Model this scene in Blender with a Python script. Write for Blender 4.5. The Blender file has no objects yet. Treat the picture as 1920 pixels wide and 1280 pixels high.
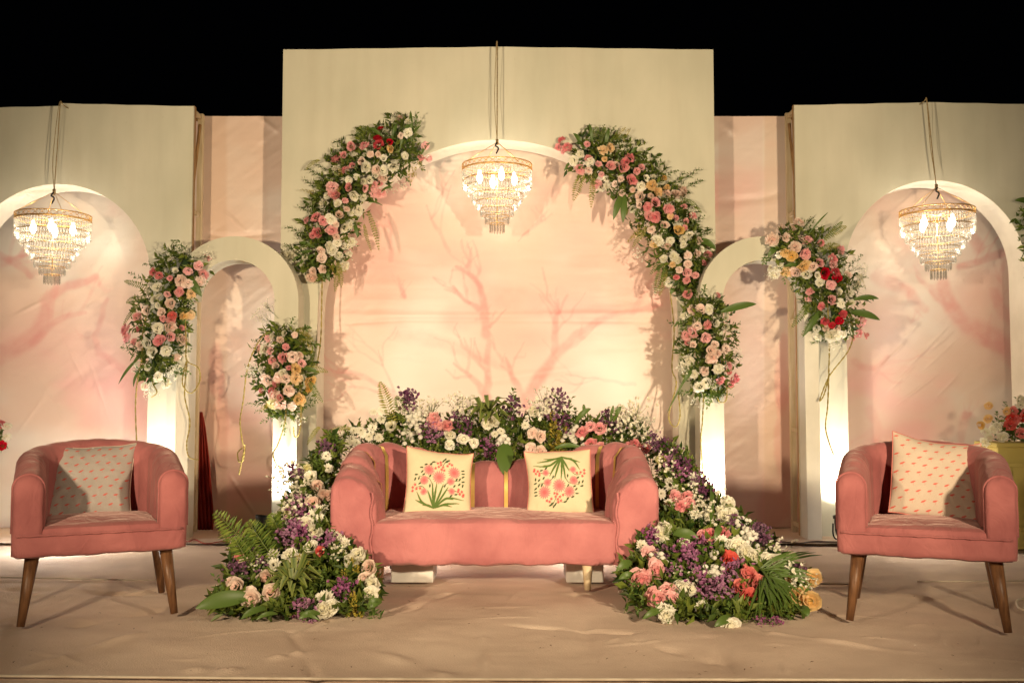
import bpy, math, random
import numpy as np
from mathutils import Vector, Matrix, Euler

R = math.radians
random.seed(7)
RNG = np.random.default_rng(11)
scene = bpy.context.scene
COL = scene.collection

# ------------------------------------------------------------------ camera
CAM_H, PITCH, FPX = 1.0, R(3.22), 1867.0
cam = bpy.data.cameras.new('camera')
cam.lens, cam.sensor_width, cam.clip_end, cam.clip_start = 35.0, 36.0, 500.0, 0.05
cam_ob = bpy.data.objects.new('camera', cam)
COL.objects.link(cam_ob)
cam_ob.location = (0, 0, CAM_H)
cam_ob.rotation_euler = (R(90) + PITCH, 0, 0)
scene.camera = cam_ob

# ------------------------------------------------------------------ world: a black night sky
world = bpy.data.worlds.new('World')
scene.world = world
world.use_nodes = True
bg = world.node_tree.nodes['Background']
bg.inputs[0].default_value = (0.30, 0.34, 0.5, 1)
bg.inputs[1].default_value = 0.0004

# ------------------------------------------------------------------ light levels (the lamps themselves are built below)
WARM = (1.0, 0.775, 0.50)
FLOOD_W = 505.0
UP_W = 54.0
UP_COL = (1.0, 0.90, 0.82)
CHAND_W = 3.2
WASH_W = 7.2

vs = scene.view_settings
vs.view_transform, vs.look, vs.exposure, vs.gamma, vs.use_curve_mapping = 'Standard', 'None', 1.08, 1.0, False
cy = scene.cycles
cy.use_denoising = True
cy.max_bounces, cy.diffuse_bounces, cy.glossy_bounces = 8, 5, 3
cy.transmission_bounces, cy.transparent_max_bounces = 4, 24
cy.caustics_reflective = cy.caustics_refractive = False
cy.sample_clamp_indirect = 10.0


# ------------------------------------------------------------------ helpers
def P(u, v, Y):
    """the point at distance Y (metres in front) that the photograph shows at pixel u, v"""
    dx, dy = (u - 960) / FPX, (640 - v) / FPX
    c, s = math.cos(PITCH), math.sin(PITCH)
    d = Vector((dx, c - dy * s, s + dy * c))
    k = Y / d.y
    return Vector((d.x * k, Y, CAM_H + d.z * k))


def F(u, v, z=0.0):
    d = P(u, v, 1.0) - Vector((0, 0, CAM_H))
    k = (z - CAM_H) / d.z
    return Vector((d.x * k, d.y * k, z))


def catmull(pts, n=8):
    pts = [Vector(p) for p in pts]
    if len(pts) < 3:
        return pts
    q = [pts[0] * 2 - pts[1]] + pts + [pts[-1] * 2 - pts[-2]]
    out = []
    for i in range(1, len(q) - 2):
        for k in range(n):
            t = k / n
            a, b, c, d = q[i - 1], q[i], q[i + 1], q[i + 2]
            out.append(0.5 * ((2 * b) + (c - a) * t + (2 * a - 5 * b + 4 * c - d) * t * t + (3 * b - a - 3 * c + d) * t ** 3))
    out.append(pts[-1])
    return out


class MB:
    def __init__(self):
        self.v, self.f, self.t = [], [], []

    def add(self, verts, faces, t=None):
        o = len(self.v)
        self.v.extend([tuple(p) for p in verts])
        self.f.extend([tuple(i + o for i in f) for f in faces])
        self.t.extend(t if t is not None else [1.0] * len(verts))
        return o

    def box(self, lo, hi, M=None):
        (a, b, c), (d, e, f) = lo, hi
        vv = [Vector(p) for p in ((a, b, c), (d, b, c), (d, e, c), (a, e, c), (a, b, f), (d, b, f), (d, e, f), (a, e, f))]
        if M is not None:
            vv = [M @ p for p in vv]
        self.add(vv, [(0, 3, 2, 1), (4, 5, 6, 7), (0, 1, 5, 4), (1, 2, 6, 5), (2, 3, 7, 6), (3, 0, 4, 7)])

    def tube(self, pts, r, n=6, r1=None, closed=False):
        pts = [Vector(p) for p in pts]
        m = len(pts)
        vv, ff = [], []
        up = Vector((0.13, 0.31, 0.94)).normalized()
        for i, p in enumerate(pts):
            if closed:
                d = pts[(i + 1) % m] - pts[i - 1]
            else:
                d = pts[min(i + 1, m - 1)] - pts[max(i - 1, 0)]
            d = d.normalized() if d.length > 1e-9 else Vector((0, 0, 1))
            a = d.cross(up)
            a = a.normalized() if a.length > 1e-4 else Vector((1, 0, 0))
            b = a.cross(d)
            rr = r if r1 is None else r + (r1 - r) * i / max(1, m - 1)
            for k in range(n):
                w = 2 * math.pi * k / n
                vv.append(p + (a * math.cos(w) + b * math.sin(w)) * rr)
        for i in range(m if closed else m - 1):
            j = (i + 1) % m
            for k in range(n):
                ff.append((i * n + k, i * n + (k + 1) % n, j * n + (k + 1) % n, j * n + k))
        if not closed:
            ff.append(tuple(range(n - 1, -1, -1)))
            ff.append(tuple((m - 1) * n + k for k in range(n)))
        self.add(vv, ff)

    def lathe(self, prof, n=24, M=None, cap=True):
        vv, ff = [], []
        for r, z in prof:
            for k in range(n):
                w = 2 * math.pi * k / n
                p = Vector((r * math.cos(w), r * math.sin(w), z))
                vv.append(M @ p if M is not None else p)
        for i in range(len(prof) - 1):
            for k in range(n):
                ff.append((i * n + k, i * n + (k + 1) % n, (i + 1) * n + (k + 1) % n, (i + 1) * n + k))
        if cap:
            ff.append(tuple(range(n - 1, -1, -1)))
            ff.append(tuple((len(prof) - 1) * n + k for k in range(n)))
        self.add(vv, ff)

    def mesh(self, name, smooth=False):
        me = bpy.data.meshes.new(name)
        me.from_pydata(self.v, [], self.f)
        a = me.attributes.new('t', 'FLOAT', 'POINT')
        a.data.foreach_set('value', np.array(self.t, dtype=np.float32))
        if smooth:
            me.polygons.foreach_set('use_smooth', [True] * len(me.polygons))
        me.update()
        return me

    def build(self, name, mat, parent=None, smooth=False, bevel=0.0):
        me = self.mesh(name, smooth)
        me.materials.append(mat)
        return link(name, me, parent, bevel)


def link(name, me, parent=None, bevel=0.0):
    o = bpy.data.objects.new(name, me)
    COL.objects.link(o)
    if parent is not None:
        o.parent = parent
    if bevel:
        m = o.modifiers.new('bevel', 'BEVEL')
        m.width, m.segments, m.limit_method, m.angle_limit = bevel, 2, 'ANGLE', R(40)
    return o


def tag(o, label, cat=None, group=None, kind=None):
    if label:
        o['label'] = label
    if cat:
        o['category'] = cat
    if group:
        o['group'] = group
    if kind:
        o['kind'] = kind
    return o


def thing(name, label, cat, loc=(0, 0, 0), rz=0.0, group=None):
    o = bpy.data.objects.new(name, None)
    o.empty_display_size = 0.1
    COL.objects.link(o)
    o.location = loc
    o.rotation_euler = (0, 0, rz)
    return tag(o, label, cat, group)


def grid_mesh(name, V, nx, ny, cols=None, smooth=True):
    """V: (ny*nx,3) array, row major"""
    me = bpy.data.meshes.new(name)
    i = np.arange(nx * ny).reshape(ny, nx)
    q = np.stack([i[:-1, :-1], i[:-1, 1:], i[1:, 1:], i[1:, :-1]], -1).reshape(-1, 4)
    me.vertices.add(len(V))
    me.vertices.foreach_set('co', V.astype(np.float32).ravel())
    me.loops.add(q.size)
    me.loops.foreach_set('vertex_index', q.ravel().astype(np.int32))
    me.polygons.add(len(q))
    me.polygons.foreach_set('loop_start', np.arange(0, q.size, 4, dtype=np.int32))
    me.polygons.foreach_set('use_smooth', np.full(len(q), smooth))
    me.update(calc_edges=True)
    if cols is not None:
        a = me.color_attributes.new('print', 'FLOAT_COLOR', 'POINT')
        c = np.ones((len(V), 4), dtype=np.float32)
        c[:, :3] = cols
        a.data.foreach_set('color', c.ravel())
    return me


def vnoise(x, y, seed=0):
    """smooth value noise on arrays, about -1..1"""
    xi, yi = np.floor(x).astype(np.int64), np.floor(y).astype(np.int64)
    fx, fy = x - xi, y - yi
    fx, fy = fx * fx * (3 - 2 * fx), fy * fy * (3 - 2 * fy)

    def h(a, b):
        n = (a * 374761393 + b * 668265263 + seed * 974711) & 0x7fffffff
        n = ((n ^ (n >> 13)) * 1274126177) & 0x7fffffff
        return ((n ^ (n >> 16)) & 0xffff) / 32767.5 - 1
    a = h(xi, yi) * (1 - fx) + h(xi + 1, yi) * fx
    b = h(xi, yi + 1) * (1 - fx) + h(xi + 1, yi + 1) * fx
    return a * (1 - fy) + b * fy


def fbm(x, y, seed=0, oct=4):
    s, a = 0, 1.0
    for k in range(oct):
        s = s + a * vnoise(x * 2 ** k, y * 2 ** k, seed + k * 17)
        a *= 0.5
    return s / 1.6


def poly_dist(x, y, pts):
    """distance to a polyline, and position 0..1 along it"""
    best = np.full(x.shape, 1e9)
    tt = np.zeros(x.shape)
    n = len(pts) - 1
    for i in range(n):
        (ax, ay), (bx, by) = pts[i], pts[i + 1]
        dx, dy = bx - ax, by - ay
        l2 = dx * dx + dy * dy + 1e-12
        t = np.clip(((x - ax) * dx + (y - ay) * dy) / l2, 0, 1)
        d = np.hypot(x - ax - t * dx, y - ay - t * dy)
        m = d < best
        best = np.where(m, d, best)
        tt = np.where(m, (i + t) / n, tt)
    return best, tt


def sstep(a, b, x):
    t = np.clip((x - a) / (b - a), 0, 1)
    return t * t * (3 - 2 * t)


# ------------------------------------------------------------------ materials
def new_mat(name):
    m = bpy.data.materials.new(name)
    m.use_nodes = True
    nt = m.node_tree
    return m, nt, nt.nodes['Principled BSDF']


def N(nt, kind, **kw):
    n = nt.nodes.new(kind)
    for k, v in kw.items():
        setattr(n, k, v)
    return n


def mat_rough(name, c1, c2, scale=4.0, rough=0.8, bump=0.0, bscale=80.0, sheen=0.0, metal=0.0, detail=4.0, stretch=(1, 1, 1), spec=0.3, bdist=0.004, lo=0.35, hi=0.65):
    m, nt, b = new_mat(name)
    tc = N(nt, 'ShaderNodeTexCoord')
    mp = N(nt, 'ShaderNodeMapping')
    mp.inputs['Scale'].default_value = stretch
    nt.links.new(tc.outputs['Object'], mp.inputs[0])
    nz = N(nt, 'ShaderNodeTexNoise')
    nz.inputs['Scale'].default_value, nz.inputs['Detail'].default_value = scale, detail
    nt.links.new(mp.outputs[0], nz.inputs['Vector'])
    cr = N(nt, 'ShaderNodeValToRGB')
    cr.color_ramp.elements[0].position, cr.color_ramp.elements[1].position = lo, hi
    cr.color_ramp.elements[0].color, cr.color_ramp.elements[1].color = (*c1, 1), (*c2, 1)
    nt.links.new(nz.outputs['Fac'], cr.inputs[0])
    nt.links.new(cr.outputs[0], b.inputs['Base Color'])
    b.inputs['Roughness'].default_value = rough
    b.inputs['Metallic'].default_value = metal
    b.inputs['Specular IOR Level'].default_value = spec
    if sheen:
        b.inputs['Sheen Weight'].default_value = sheen
        b.inputs['Sheen Roughness'].default_value = 0.4
        b.inputs['Sheen Tint'].default_value = (1, 0.75, 0.68, 1)
    if bump:
        n2 = N(nt, 'ShaderNodeTexNoise')
        n2.inputs['Scale'].default_value, n2.inputs['Detail'].default_value = bscale, 3.0
        nt.links.new(tc.outputs['Object'], n2.inputs['Vector'])
        bp = N(nt, 'ShaderNodeBump')
        bp.inputs['Strength'].default_value, bp.inputs['Distance'].default_value = bump, bdist
        nt.links.new(n2.outputs['Fac'], bp.inputs['Height'])
        nt.links.new(bp.outputs[0], b.inputs['Normal'])
    return m


def mat_velvet(name, c1, c2, wr=0.35):
    m = mat_rough(name, c1, c2, 4.0, 0.85, 0.25, 500.0, sheen=0.3, bdist=0.001, detail=6)
    nt = m.node_tree
    tc = [n for n in nt.nodes if n.type == 'TEX_COORD'][0]
    b0 = [n for n in nt.nodes if n.type == 'BUMP'][0]
    mp = N(nt, 'ShaderNodeMapping')
    mp.inputs['Scale'].default_value = (1.0, 1.0, 0.55)
    mp.inputs['Rotation'].default_value = (0.3, 0.5, 0.2)
    nt.links.new(tc.outputs['Object'], mp.inputs[0])
    nz = N(nt, 'ShaderNodeTexNoise')
    nz.inputs['Scale'].default_value, nz.inputs['Detail'].default_value, nz.inputs['Distortion'].default_value = 7.0, 3.0, 1.6
    nt.links.new(mp.outputs[0], nz.inputs['Vector'])
    bp = N(nt, 'ShaderNodeBump')
    bp.inputs['Strength'].default_value, bp.inputs['Distance'].default_value = wr, 0.05
    nt.links.new(nz.outputs['Fac'], bp.inputs['Height'])
    nt.links.new(bp.outputs[0], b0.inputs['Normal'])
    return m


def mat_print(name, rough=0.6, bump=0.2, bscale=300.0, spec=0.3, weave=0.05):
    m, nt, b = new_mat(name)
    at = N(nt, 'ShaderNodeAttribute', attribute_name='print')
    tc = N(nt, 'ShaderNodeTexCoord')
    nz = N(nt, 'ShaderNodeTexNoise')
    nz.inputs['Scale'].default_value, nz.inputs['Detail'].default_value = bscale, 3.0
    nt.links.new(tc.outputs['Object'], nz.inputs['Vector'])
    mx = N(nt, 'ShaderNodeMix', data_type='RGBA', blend_type='OVERLAY')
    mx.inputs['Factor'].default_value = weave * 4
    nt.links.new(at.outputs['Color'], mx.inputs['A'])
    nt.links.new(nz.outputs['Fac'], mx.inputs['B'])
    nt.links.new(mx.outputs['Result'], b.inputs['Base Color'])
    b.inputs['Roughness'].default_value = rough
    b.inputs['Specular IOR Level'].default_value = spec
    bp = N(nt, 'ShaderNodeBump')
    bp.inputs['Strength'].default_value, bp.inputs['Distance'].default_value = bump, 0.002
    nt.links.new(nz.outputs['Fac'], bp.inputs['Height'])
    nt.links.new(bp.outputs[0], b.inputs['Normal'])
    return m


def mat_petal(name, heart, edge, transl=0.3):
    """heart and rim colour of the petals; every flower a little different"""
    m, nt, b = new_mat(name)
    out = nt.nodes['Material Output']
    at = N(nt, 'ShaderNodeAttribute', attribute_name='t')
    oi = N(nt, 'ShaderNodeObjectInfo')
    mx = N(nt, 'ShaderNodeMix', data_type='RGBA')
    mx.inputs['A'].default_value, mx.inputs['B'].default_value = (*heart, 1), (*edge, 1)
    nt.links.new(at.outputs['Fac'], mx.inputs['Factor'])
    hs = N(nt, 'ShaderNodeHueSaturation')
    mr = N(nt, 'ShaderNodeMapRange')
    mr.inputs['To Min'].default_value, mr.inputs['To Max'].default_value = 0.86, 1.08
    nt.links.new(oi.outputs['Random'], mr.inputs['Value'])
    nt.links.new(mr.outputs[0], hs.inputs['Value'])
    mr2 = N(nt, 'ShaderNodeMapRange')
    mr2.inputs['To Min'].default_value, mr2.inputs['To Max'].default_value = 1.25, 0.8
    nt.links.new(oi.outputs['Random'], mr2.inputs['Value'])
    nt.links.new(mr2.outputs[0], hs.inputs['Saturation'])
    nt.links.new(mx.outputs['Result'], hs.inputs['Color'])
    nt.links.new(hs.outputs[0], b.inputs['Base Color'])
    b.inputs['Roughness'].default_value = 0.75
    b.inputs['Specular IOR Level'].default_value = 0.2
    tr = N(nt, 'ShaderNodeBsdfTranslucent')
    nt.links.new(hs.outputs[0], tr.inputs[0])
    ms = N(nt, 'ShaderNodeMixShader')
    ms.inputs[0].default_value = transl
    nt.links.new(b.outputs[0], ms.inputs[1])
    nt.links.new(tr.outputs[0], ms.inputs[2])
    nt.links.new(ms.outputs[0], out.inputs[0])
    return m


def mat_leaf(name, c1, c2, rough=0.45, transl=0.2, island=True):
    m, nt, b = new_mat(name)
    out = nt.nodes['Material Output']
    mx = N(nt, 'ShaderNodeMix', data_type='RGBA')
    mx.inputs['A'].default_value, mx.inputs['B'].default_value = (*c1, 1), (*c2, 1)
    if island:
        g = N(nt, 'ShaderNodeNewGeometry')
        nt.links.new(g.outputs['Random Per Island'], mx.inputs['Factor'])
    else:
        at = N(nt, 'ShaderNodeAttribute', attribute_name='t')
        nt.links.new(at.outputs['Fac'], mx.inputs['Factor'])
    nt.links.new(mx.outputs['Result'], b.inputs['Base Color'])
    b.inputs['Roughness'].default_value = rough
    b.inputs['Specular IOR Level'].default_value = 0.4
    tr = N(nt, 'ShaderNodeBsdfTranslucent')
    nt.links.new(mx.outputs['Result'], tr.inputs[0])
    ms = N(nt, 'ShaderNodeMixShader')
    ms.inputs[0].default_value = transl
    nt.links.new(b.outputs[0], ms.inputs[1])
    nt.links.new(tr.outputs[0], ms.inputs[2])
    nt.links.new(ms.outputs[0], out.inputs[0])
    return m


def mat_plain(name, c, rough=0.5, metal=0.0, emit=None, estr=0.0):
    m, nt, b = new_mat(name)
    b.inputs['Base Color'].default_value = (*c, 1)
    b.inputs['Roughness'].default_value = rough
    b.inputs['Metallic'].default_value = metal
    if emit:
        b.inputs['Emission Color'].default_value = (*emit, 1)
        b.inputs['Emission Strength'].default_value = estr
    return m


def mat_crystal():
    m, nt, b = new_mat('crystal')
    out = nt.nodes['Material Output']
    tp = N(nt, 'ShaderNodeBsdfTransparent')
    tp.inputs[0].default_value = (0.97, 0.97, 0.95, 1)
    tl = N(nt, 'ShaderNodeBsdfTranslucent')
    tl.inputs[0].default_value = (0.62, 0.60, 0.55, 1)
    gl = N(nt, 'ShaderNodeBsdfGlossy')
    gl.inputs['Roughness'].default_value = 0.12
    m1 = N(nt, 'ShaderNodeMixShader')
    m1.inputs[0].default_value = 0.35
    nt.links.new(tl.outputs[0], m1.inputs[1])
    nt.links.new(gl.outputs[0], m1.inputs[2])
    m2 = N(nt, 'ShaderNodeMixShader')
    m2.inputs[0].default_value = 0.36
    nt.links.new(tp.outputs[0], m2.inputs[1])
    nt.links.new(m1.outputs[0], m2.inputs[2])
    nt.links.new(m2.outputs[0], out.inputs[0])
    return m


M_PANEL = mat_rough('painted_canvas', (0.58, 0.57, 0.45), (0.675, 0.65, 0.52), 2.2, 0.85, 0.25, 260.0, bdist=0.0015, detail=6, stretch=(1, 1, 0.6))
def add_streaks(m, amount=0.16):
    nt = m.node_tree
    b = nt.nodes['Principled BSDF']
    src = b.inputs['Base Color'].links[0].from_socket
    tc = [n for n in nt.nodes if n.type == 'TEX_COORD'][0]
    prev = src
    for sc, st, lo, hi, a in ((3.0, (3.0, 1, .35), .45, .75, amount), (26.0, (1, 1, 1), .66, .72, amount * .7), (1.1, (1, 1, .5), .4, .7, amount * .8)):
        mp = N(nt, 'ShaderNodeMapping')
        mp.inputs['Scale'].default_value = st
        nt.links.new(tc.outputs['Object'], mp.inputs[0])
        nz = N(nt, 'ShaderNodeTexNoise')
        nz.inputs['Scale'].default_value, nz.inputs['Detail'].default_value = sc, 5.0
        nt.links.new(mp.outputs[0], nz.inputs['Vector'])
        mr = N(nt, 'ShaderNodeMapRange')
        mr.inputs['From Min'].default_value, mr.inputs['From Max'].default_value, mr.inputs['To Max'].default_value = lo, hi, a
        nt.links.new(nz.outputs['Fac'], mr.inputs['Value'])
        mx = N(nt, 'ShaderNodeMix', data_type='RGBA')
        mx.inputs['B'].default_value = (0.40, 0.35, 0.25, 1)
        nt.links.new(mr.outputs[0], mx.inputs['Factor'])
        nt.links.new(prev, mx.inputs['A'])
        prev = mx.outputs['Result']
    nt.links.new(prev, b.inputs['Base Color'])


add_streaks(M_PANEL)
M_WHITE = mat_rough('white_board', (0.74, 0.71, 0.60), (0.82, 0.79, 0.68), 5.0, 0.7, 0.15, 120.0, bdist=0.001)
M_BLOCK = mat_rough('white_block', (0.62, 0.62, 0.58), (0.78, 0.77, 0.72), 9.0, 0.7, 0.2, 60.0)
M_TIMBER = mat_rough('frame_timber', (0.34, 0.19, 0.08), (0.55, 0.34, 0.15), 6.0, 0.6, 0.3, 40.0, stretch=(6, 6, 0.6))
M_PALEWOOD = mat_rough('pale_timber', (0.60, 0.47, 0.28), (0.74, 0.62, 0.42), 6.0, 0.6, 0.3, 40.0, stretch=(6, 6, 0.6))
M_CARPET = mat_rough('stage_carpet', (0.60, 0.455, 0.355), (0.82, 0.655, 0.525), 1.7, 0.93, 0.7, 160.0, bdist=0.004, detail=12, lo=0.3, hi=0.7)
M_CARPET2 = mat_rough('stage_carpet_back', (0.66, 0.51, 0.40), (0.78, 0.62, 0.49), 2.2, 0.93, 0.5, 200.0, bdist=0.003, detail=8)
M_SEAM = mat_rough('seam_tape', (0.62, 0.52, 0.40), (0.80, 0.70, 0.56), 10.0, 0.4, 0.2, 60.0)
M_GROUND = mat_rough('bare_ground', (0.035, 0.03, 0.022), (0.07, 0.06, 0.045), 3.0, 0.95, 0.6, 30.0, bdist=0.02)
M_CLOTH = mat_print('backdrop_print', 0.36, 0.15, 420.0, 0.45, 0.03)
M_RED = mat_rough('red_drape', (0.25, 0.02, 0.015), (0.36, 0.04, 0.025), 8.0, 0.6, 0.3, 60.0)
M_SOFA = mat_velvet('coral_velvet', (0.40, 0.135, 0.14), (0.55, 0.21, 0.21), 0.32)
M_CHAIR = mat_velvet('dusty_pink_velvet', (0.265, 0.082, 0.082), (0.39, 0.135, 0.13), 0.32)
M_WALNUT = mat_rough('walnut', (0.10, 0.045, 0.02), (0.20, 0.095, 0.042), 9.0, 0.42, 0.3, 50.0, stretch=(8, 8, 1))
M_GOLD = mat_rough('gold_trim', (0.78, 0.52, 0.15), (0.90, 0.64, 0.22), 12.0, 0.34, metal=0.7)
M_BRASS = mat_rough('chandelier_gold', (0.72, 0.42, 0.13), (0.85, 0.55, 0.2), 30.0, 0.35, metal=0.85)
M_CRYSTAL = mat_crystal()
M_BULB = mat_plain('lit_bulb', (1, 0.95, 0.85), 0.3, 0, (1.0, 0.86, 0.62), 12.0)
M_BLACK = mat_rough('black_lamp', (0.008, 0.008, 0.008), (0.016, 0.016, 0.016), 20.0, 0.45)
M_LENS = mat_plain('lamp_lens', (1, 0.95, 0.85), 0.3, 0, (1.0, 0.88, 0.66), 6.0)
M_ROPE = mat_rough('jute_rope', (0.24, 0.17, 0.08), (0.38, 0.28, 0.14), 60.0, 0.9, 0.6, 200.0)
M_VINE = mat_rough('vine', (0.28, 0.21, 0.05), (0.42, 0.35, 0.10), 40.0, 0.7, 0.6, 150.0)
M_WIRE = mat_rough('red_wire', (0.35, 0.05, 0.03), (0.45, 0.08, 0.05), 20.0, 0.5)
M_CABLE = mat_rough('dark_cable', (0.06, 0.035, 0.02), (0.1, 0.06, 0.035), 20.0, 0.5)
M_YELLOW = mat_rough('yellow_paint', (0.52, 0.42, 0.12), (0.60, 0.50, 0.17), 4.0, 0.55, 0.2, 60.0)
M_FOLI = mat_leaf('dark_foliage', (0.03, 0.07, 0.013), (0.20, 0.25, 0.04), transl=0.3)
M_LEAF = mat_leaf('broad_leaf', (0.05, 0.11, 0.022), (0.13, 0.20, 0.04), 0.4, island=True)
M_FERN = mat_leaf('fern', (0.08, 0.14, 0.02), (0.22, 0.27, 0.05), 0.5)
M_FERNY = mat_leaf('pale_fern', (0.20, 0.21, 0.04), (0.36, 0.34, 0.07), 0.5)
M_DRAC = mat_leaf('variegated_leaf', (0.05, 0.10, 0.02), (0.22, 0.25, 0.06), 0.45, island=False)
M_PLUME = mat_leaf('golden_plume', (0.30, 0.24, 0.03), (0.52, 0.43, 0.07), 0.7)
M_STEM = mat_leaf('stem', (0.04, 0.08, 0.02), (0.08, 0.13, 0.03))
M_FOAM = mat_rough('floral_foam', (0.012, 0.03, 0.01), (0.025, 0.05, 0.015), 20.0, 0.95)
M_PETAL = {
    'W': mat_petal('cream_petal', (0.82, 0.78, 0.56), (0.90, 0.88, 0.78)),
    'B': mat_petal('blush_petal', (0.84, 0.55, 0.47), (0.90, 0.77, 0.67)),
    'P': mat_petal('pink_petal', (0.80, 0.31, 0.33), (0.87, 0.52, 0.50)),
    'K': mat_petal('deep_pink_petal', (0.74, 0.21, 0.25), (0.88, 0.46, 0.46)),
    'R': mat_petal('red_petal', (0.42, 0.02, 0.04), (0.68, 0.07, 0.09)),
    'C': mat_petal('coral_petal', (0.62, 0.08, 0.08), (0.80, 0.22, 0.19)),
    'Y': mat_petal('apricot_petal', (0.78, 0.46, 0.16), (0.86, 0.66, 0.36)),
    'L': mat_petal('lemon_petal', (0.66, 0.60, 0.22), (0.80, 0.77, 0.45)),
    'S': mat_petal('purple_floret', (0.16, 0.065, 0.13), (0.26, 0.12, 0.21)),
    'M': mat_petal('mauve_floret', (0.32, 0.12, 0.26), (0.46, 0.20, 0.36)),
}

# ------------------------------------------------------------------ ground and stage
g = MB()
g.add([(-150, -60, -0.6), (150, -60, -0.6), (150, 200, -0.6), (-150, 200, -0.6)], [(0, 1, 2, 3)])
tag(g.build('ground', M_GROUND), 'dark bare ground around the stage', kind='structure')

Y_EDGE = 3.25


def stage_floor():
    nx, ny = 900, 430
    xs, ys = np.linspace(-5.2, 5.2, nx), np.linspace(Y_EDGE, 8.6, ny)
    X, Y = np.meshgrid(xs, ys)
    Z = 0.008 * fbm(X * 1.1 + 0.5 * Y, Y * 2.6, 3, 4) + 0.0028 * fbm(X * 5, Y * 6, 8, 3)
    creases = [[(545, 1175), (570, 1215), (600, 1280)], [(520, 1225), (570, 1215)], [(1080, 1110), (1110, 1230)],
               [(905, 1190), (915, 1280)], [(1330, 1190), (1395, 1280)], [(340, 1245), (430, 1248)], [(760, 1140), (840, 1105)],
               [(60, 1240), (260, 1180)], [(150, 1165), (330, 1130)], [(1450, 1180), (1700, 1215)], [(1200, 1195), (1330, 1230)],
               [(700, 1210), (830, 1260)], [(960, 1165), (1180, 1180)], [(1560, 1085), (1760, 1120)], [(20, 1100), (300, 1110)]]
    for k, c in enumerate(creases):
        w = [F(*p) for p in c]
        d, t = poly_dist(X, Y, [(p.x, p.y) for p in w])
        Z += (0.014 if k % 2 else -0.012) * np.exp(-(d / (0.022 + 0.01 * (k % 3))) ** 2) * (0.6 + 0.4 * np.sin(t * 9 + k))
    rr = random.Random(3)
    for _ in range(46):                         # small sharp creases
        x, y, w = rr.uniform(-2.6, 2.6), rr.uniform(3.6, 5.6), rr.uniform(-.6, .6) + rr.choice((0, 1.5))
        L = rr.uniform(.12, .5)
        d, t = poly_dist(X, Y, [(x, y), (x + L * .5 * math.cos(w), y + L * .5 * math.sin(w) + rr.uniform(-.03, .03)), (x + L * math.cos(w), y + L * math.sin(w))])
        Z += rr.uniform(.003, .007) * np.exp(-(d / .012) ** 2) * np.sin(np.pi * np.clip(t, .02, .98))
    Z = Z - Z.max()
    Z[0, :] -= 0.012
    Z[1, :] -= 0.002
    me = grid_mesh('stage_floor', np.stack([X, Y, Z], -1).reshape(-1, 3), nx, ny)
    me.materials.append(M_CARPET)
    fl = tag(link('stage_floor', me), 'beige carpeted stage floor with wrinkles', kind='structure')
    # skirt hanging over the front edge
    n = 200
    vv, ff = [], []
    for j, (dy, z) in enumerate(((-0.001, -0.02), (-0.02, -0.035), (-0.024, -0.12), (-0.03, -0.598))):
        for i in range(n):
            x = -5.2 + 10.4 * i / (n - 1)
            vv.append((x, Y_EDGE + dy + 0.012 * math.sin(x * 13 + j) * (j > 1) + 0.006 * math.sin(x * 5.3 + 1) * (j == 1), z + 0.004 * math.sin(x * 3.1)))
    for j in range(3):
        for i in range(n - 1):
            ff.append((j * n + i, (j + 1) * n + i, (j + 1) * n + i + 1, j * n + i + 1))
    s = MB()
    s.add(vv, ff)
    tag(s.build('stage_skirt', M_CARPET, fl, True), 'carpet folded down over the front edge of the stage')
    # rim of the carpet fold along the edge, and the joints between carpet lengths
    def seam(pts, w, h):
        m = MB()
        p = [F(*q) for q in pts]
        m.tube(catmull([(q.x, q.y, -0.004 + 0.002 * math.sin(q.x * 9)) for q in p], 6), w, 6)
        o = m.build('carpet_seam', M_SEAM, fl, True)
        o.scale = (1, 1, h)
        return o
    seam([(-300, 1262), (200, 1266), (600, 1270), (960, 1271), (1300, 1271), (1700, 1272), (2200, 1272)], 0.007, 0.8)
    seam([(-120, 1080), (60, 1082), (200, 1084), (330, 1087)], 0.0045, 0.9)
    seam([(1535, 1093), (1590, 1093)], 0.006, 0.9)
    seam([(1720, 1089), (1860, 1087), (2050, 1086)], 0.0045, 0.9)
    return fl


FLOOR = stage_floor()


def back_carpet():
    nx, ny = 400, 60
    xs = np.linspace(-5.0, 5.0, nx)
    X = np.repeat(xs[None], ny, 0)
    y0 = F(960, 1019).y
    s = np.linspace(0, 1, ny)[:, None]
    edge = y0 + 0.03 * fbm(X * 1.7, X * 0 + 2, 5, 3)
    Y = edge + s * (8.5 - edge)
    Z = 0.006 + 0.008 * np.abs(fbm(X * 2.2, Y * 3, 9, 3)) + 0 * X
    Z[0, :] -= 0.006
    me = grid_mesh('back_carpet', np.stack([X, Y, Z], -1).reshape(-1, 3), nx, ny)
    me.materials.append(M_CARPET2)
    tag(link('back_carpet', me), 'strip of beige carpet laid along the foot of the backdrop', kind='structure')


back_carpet()


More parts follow.
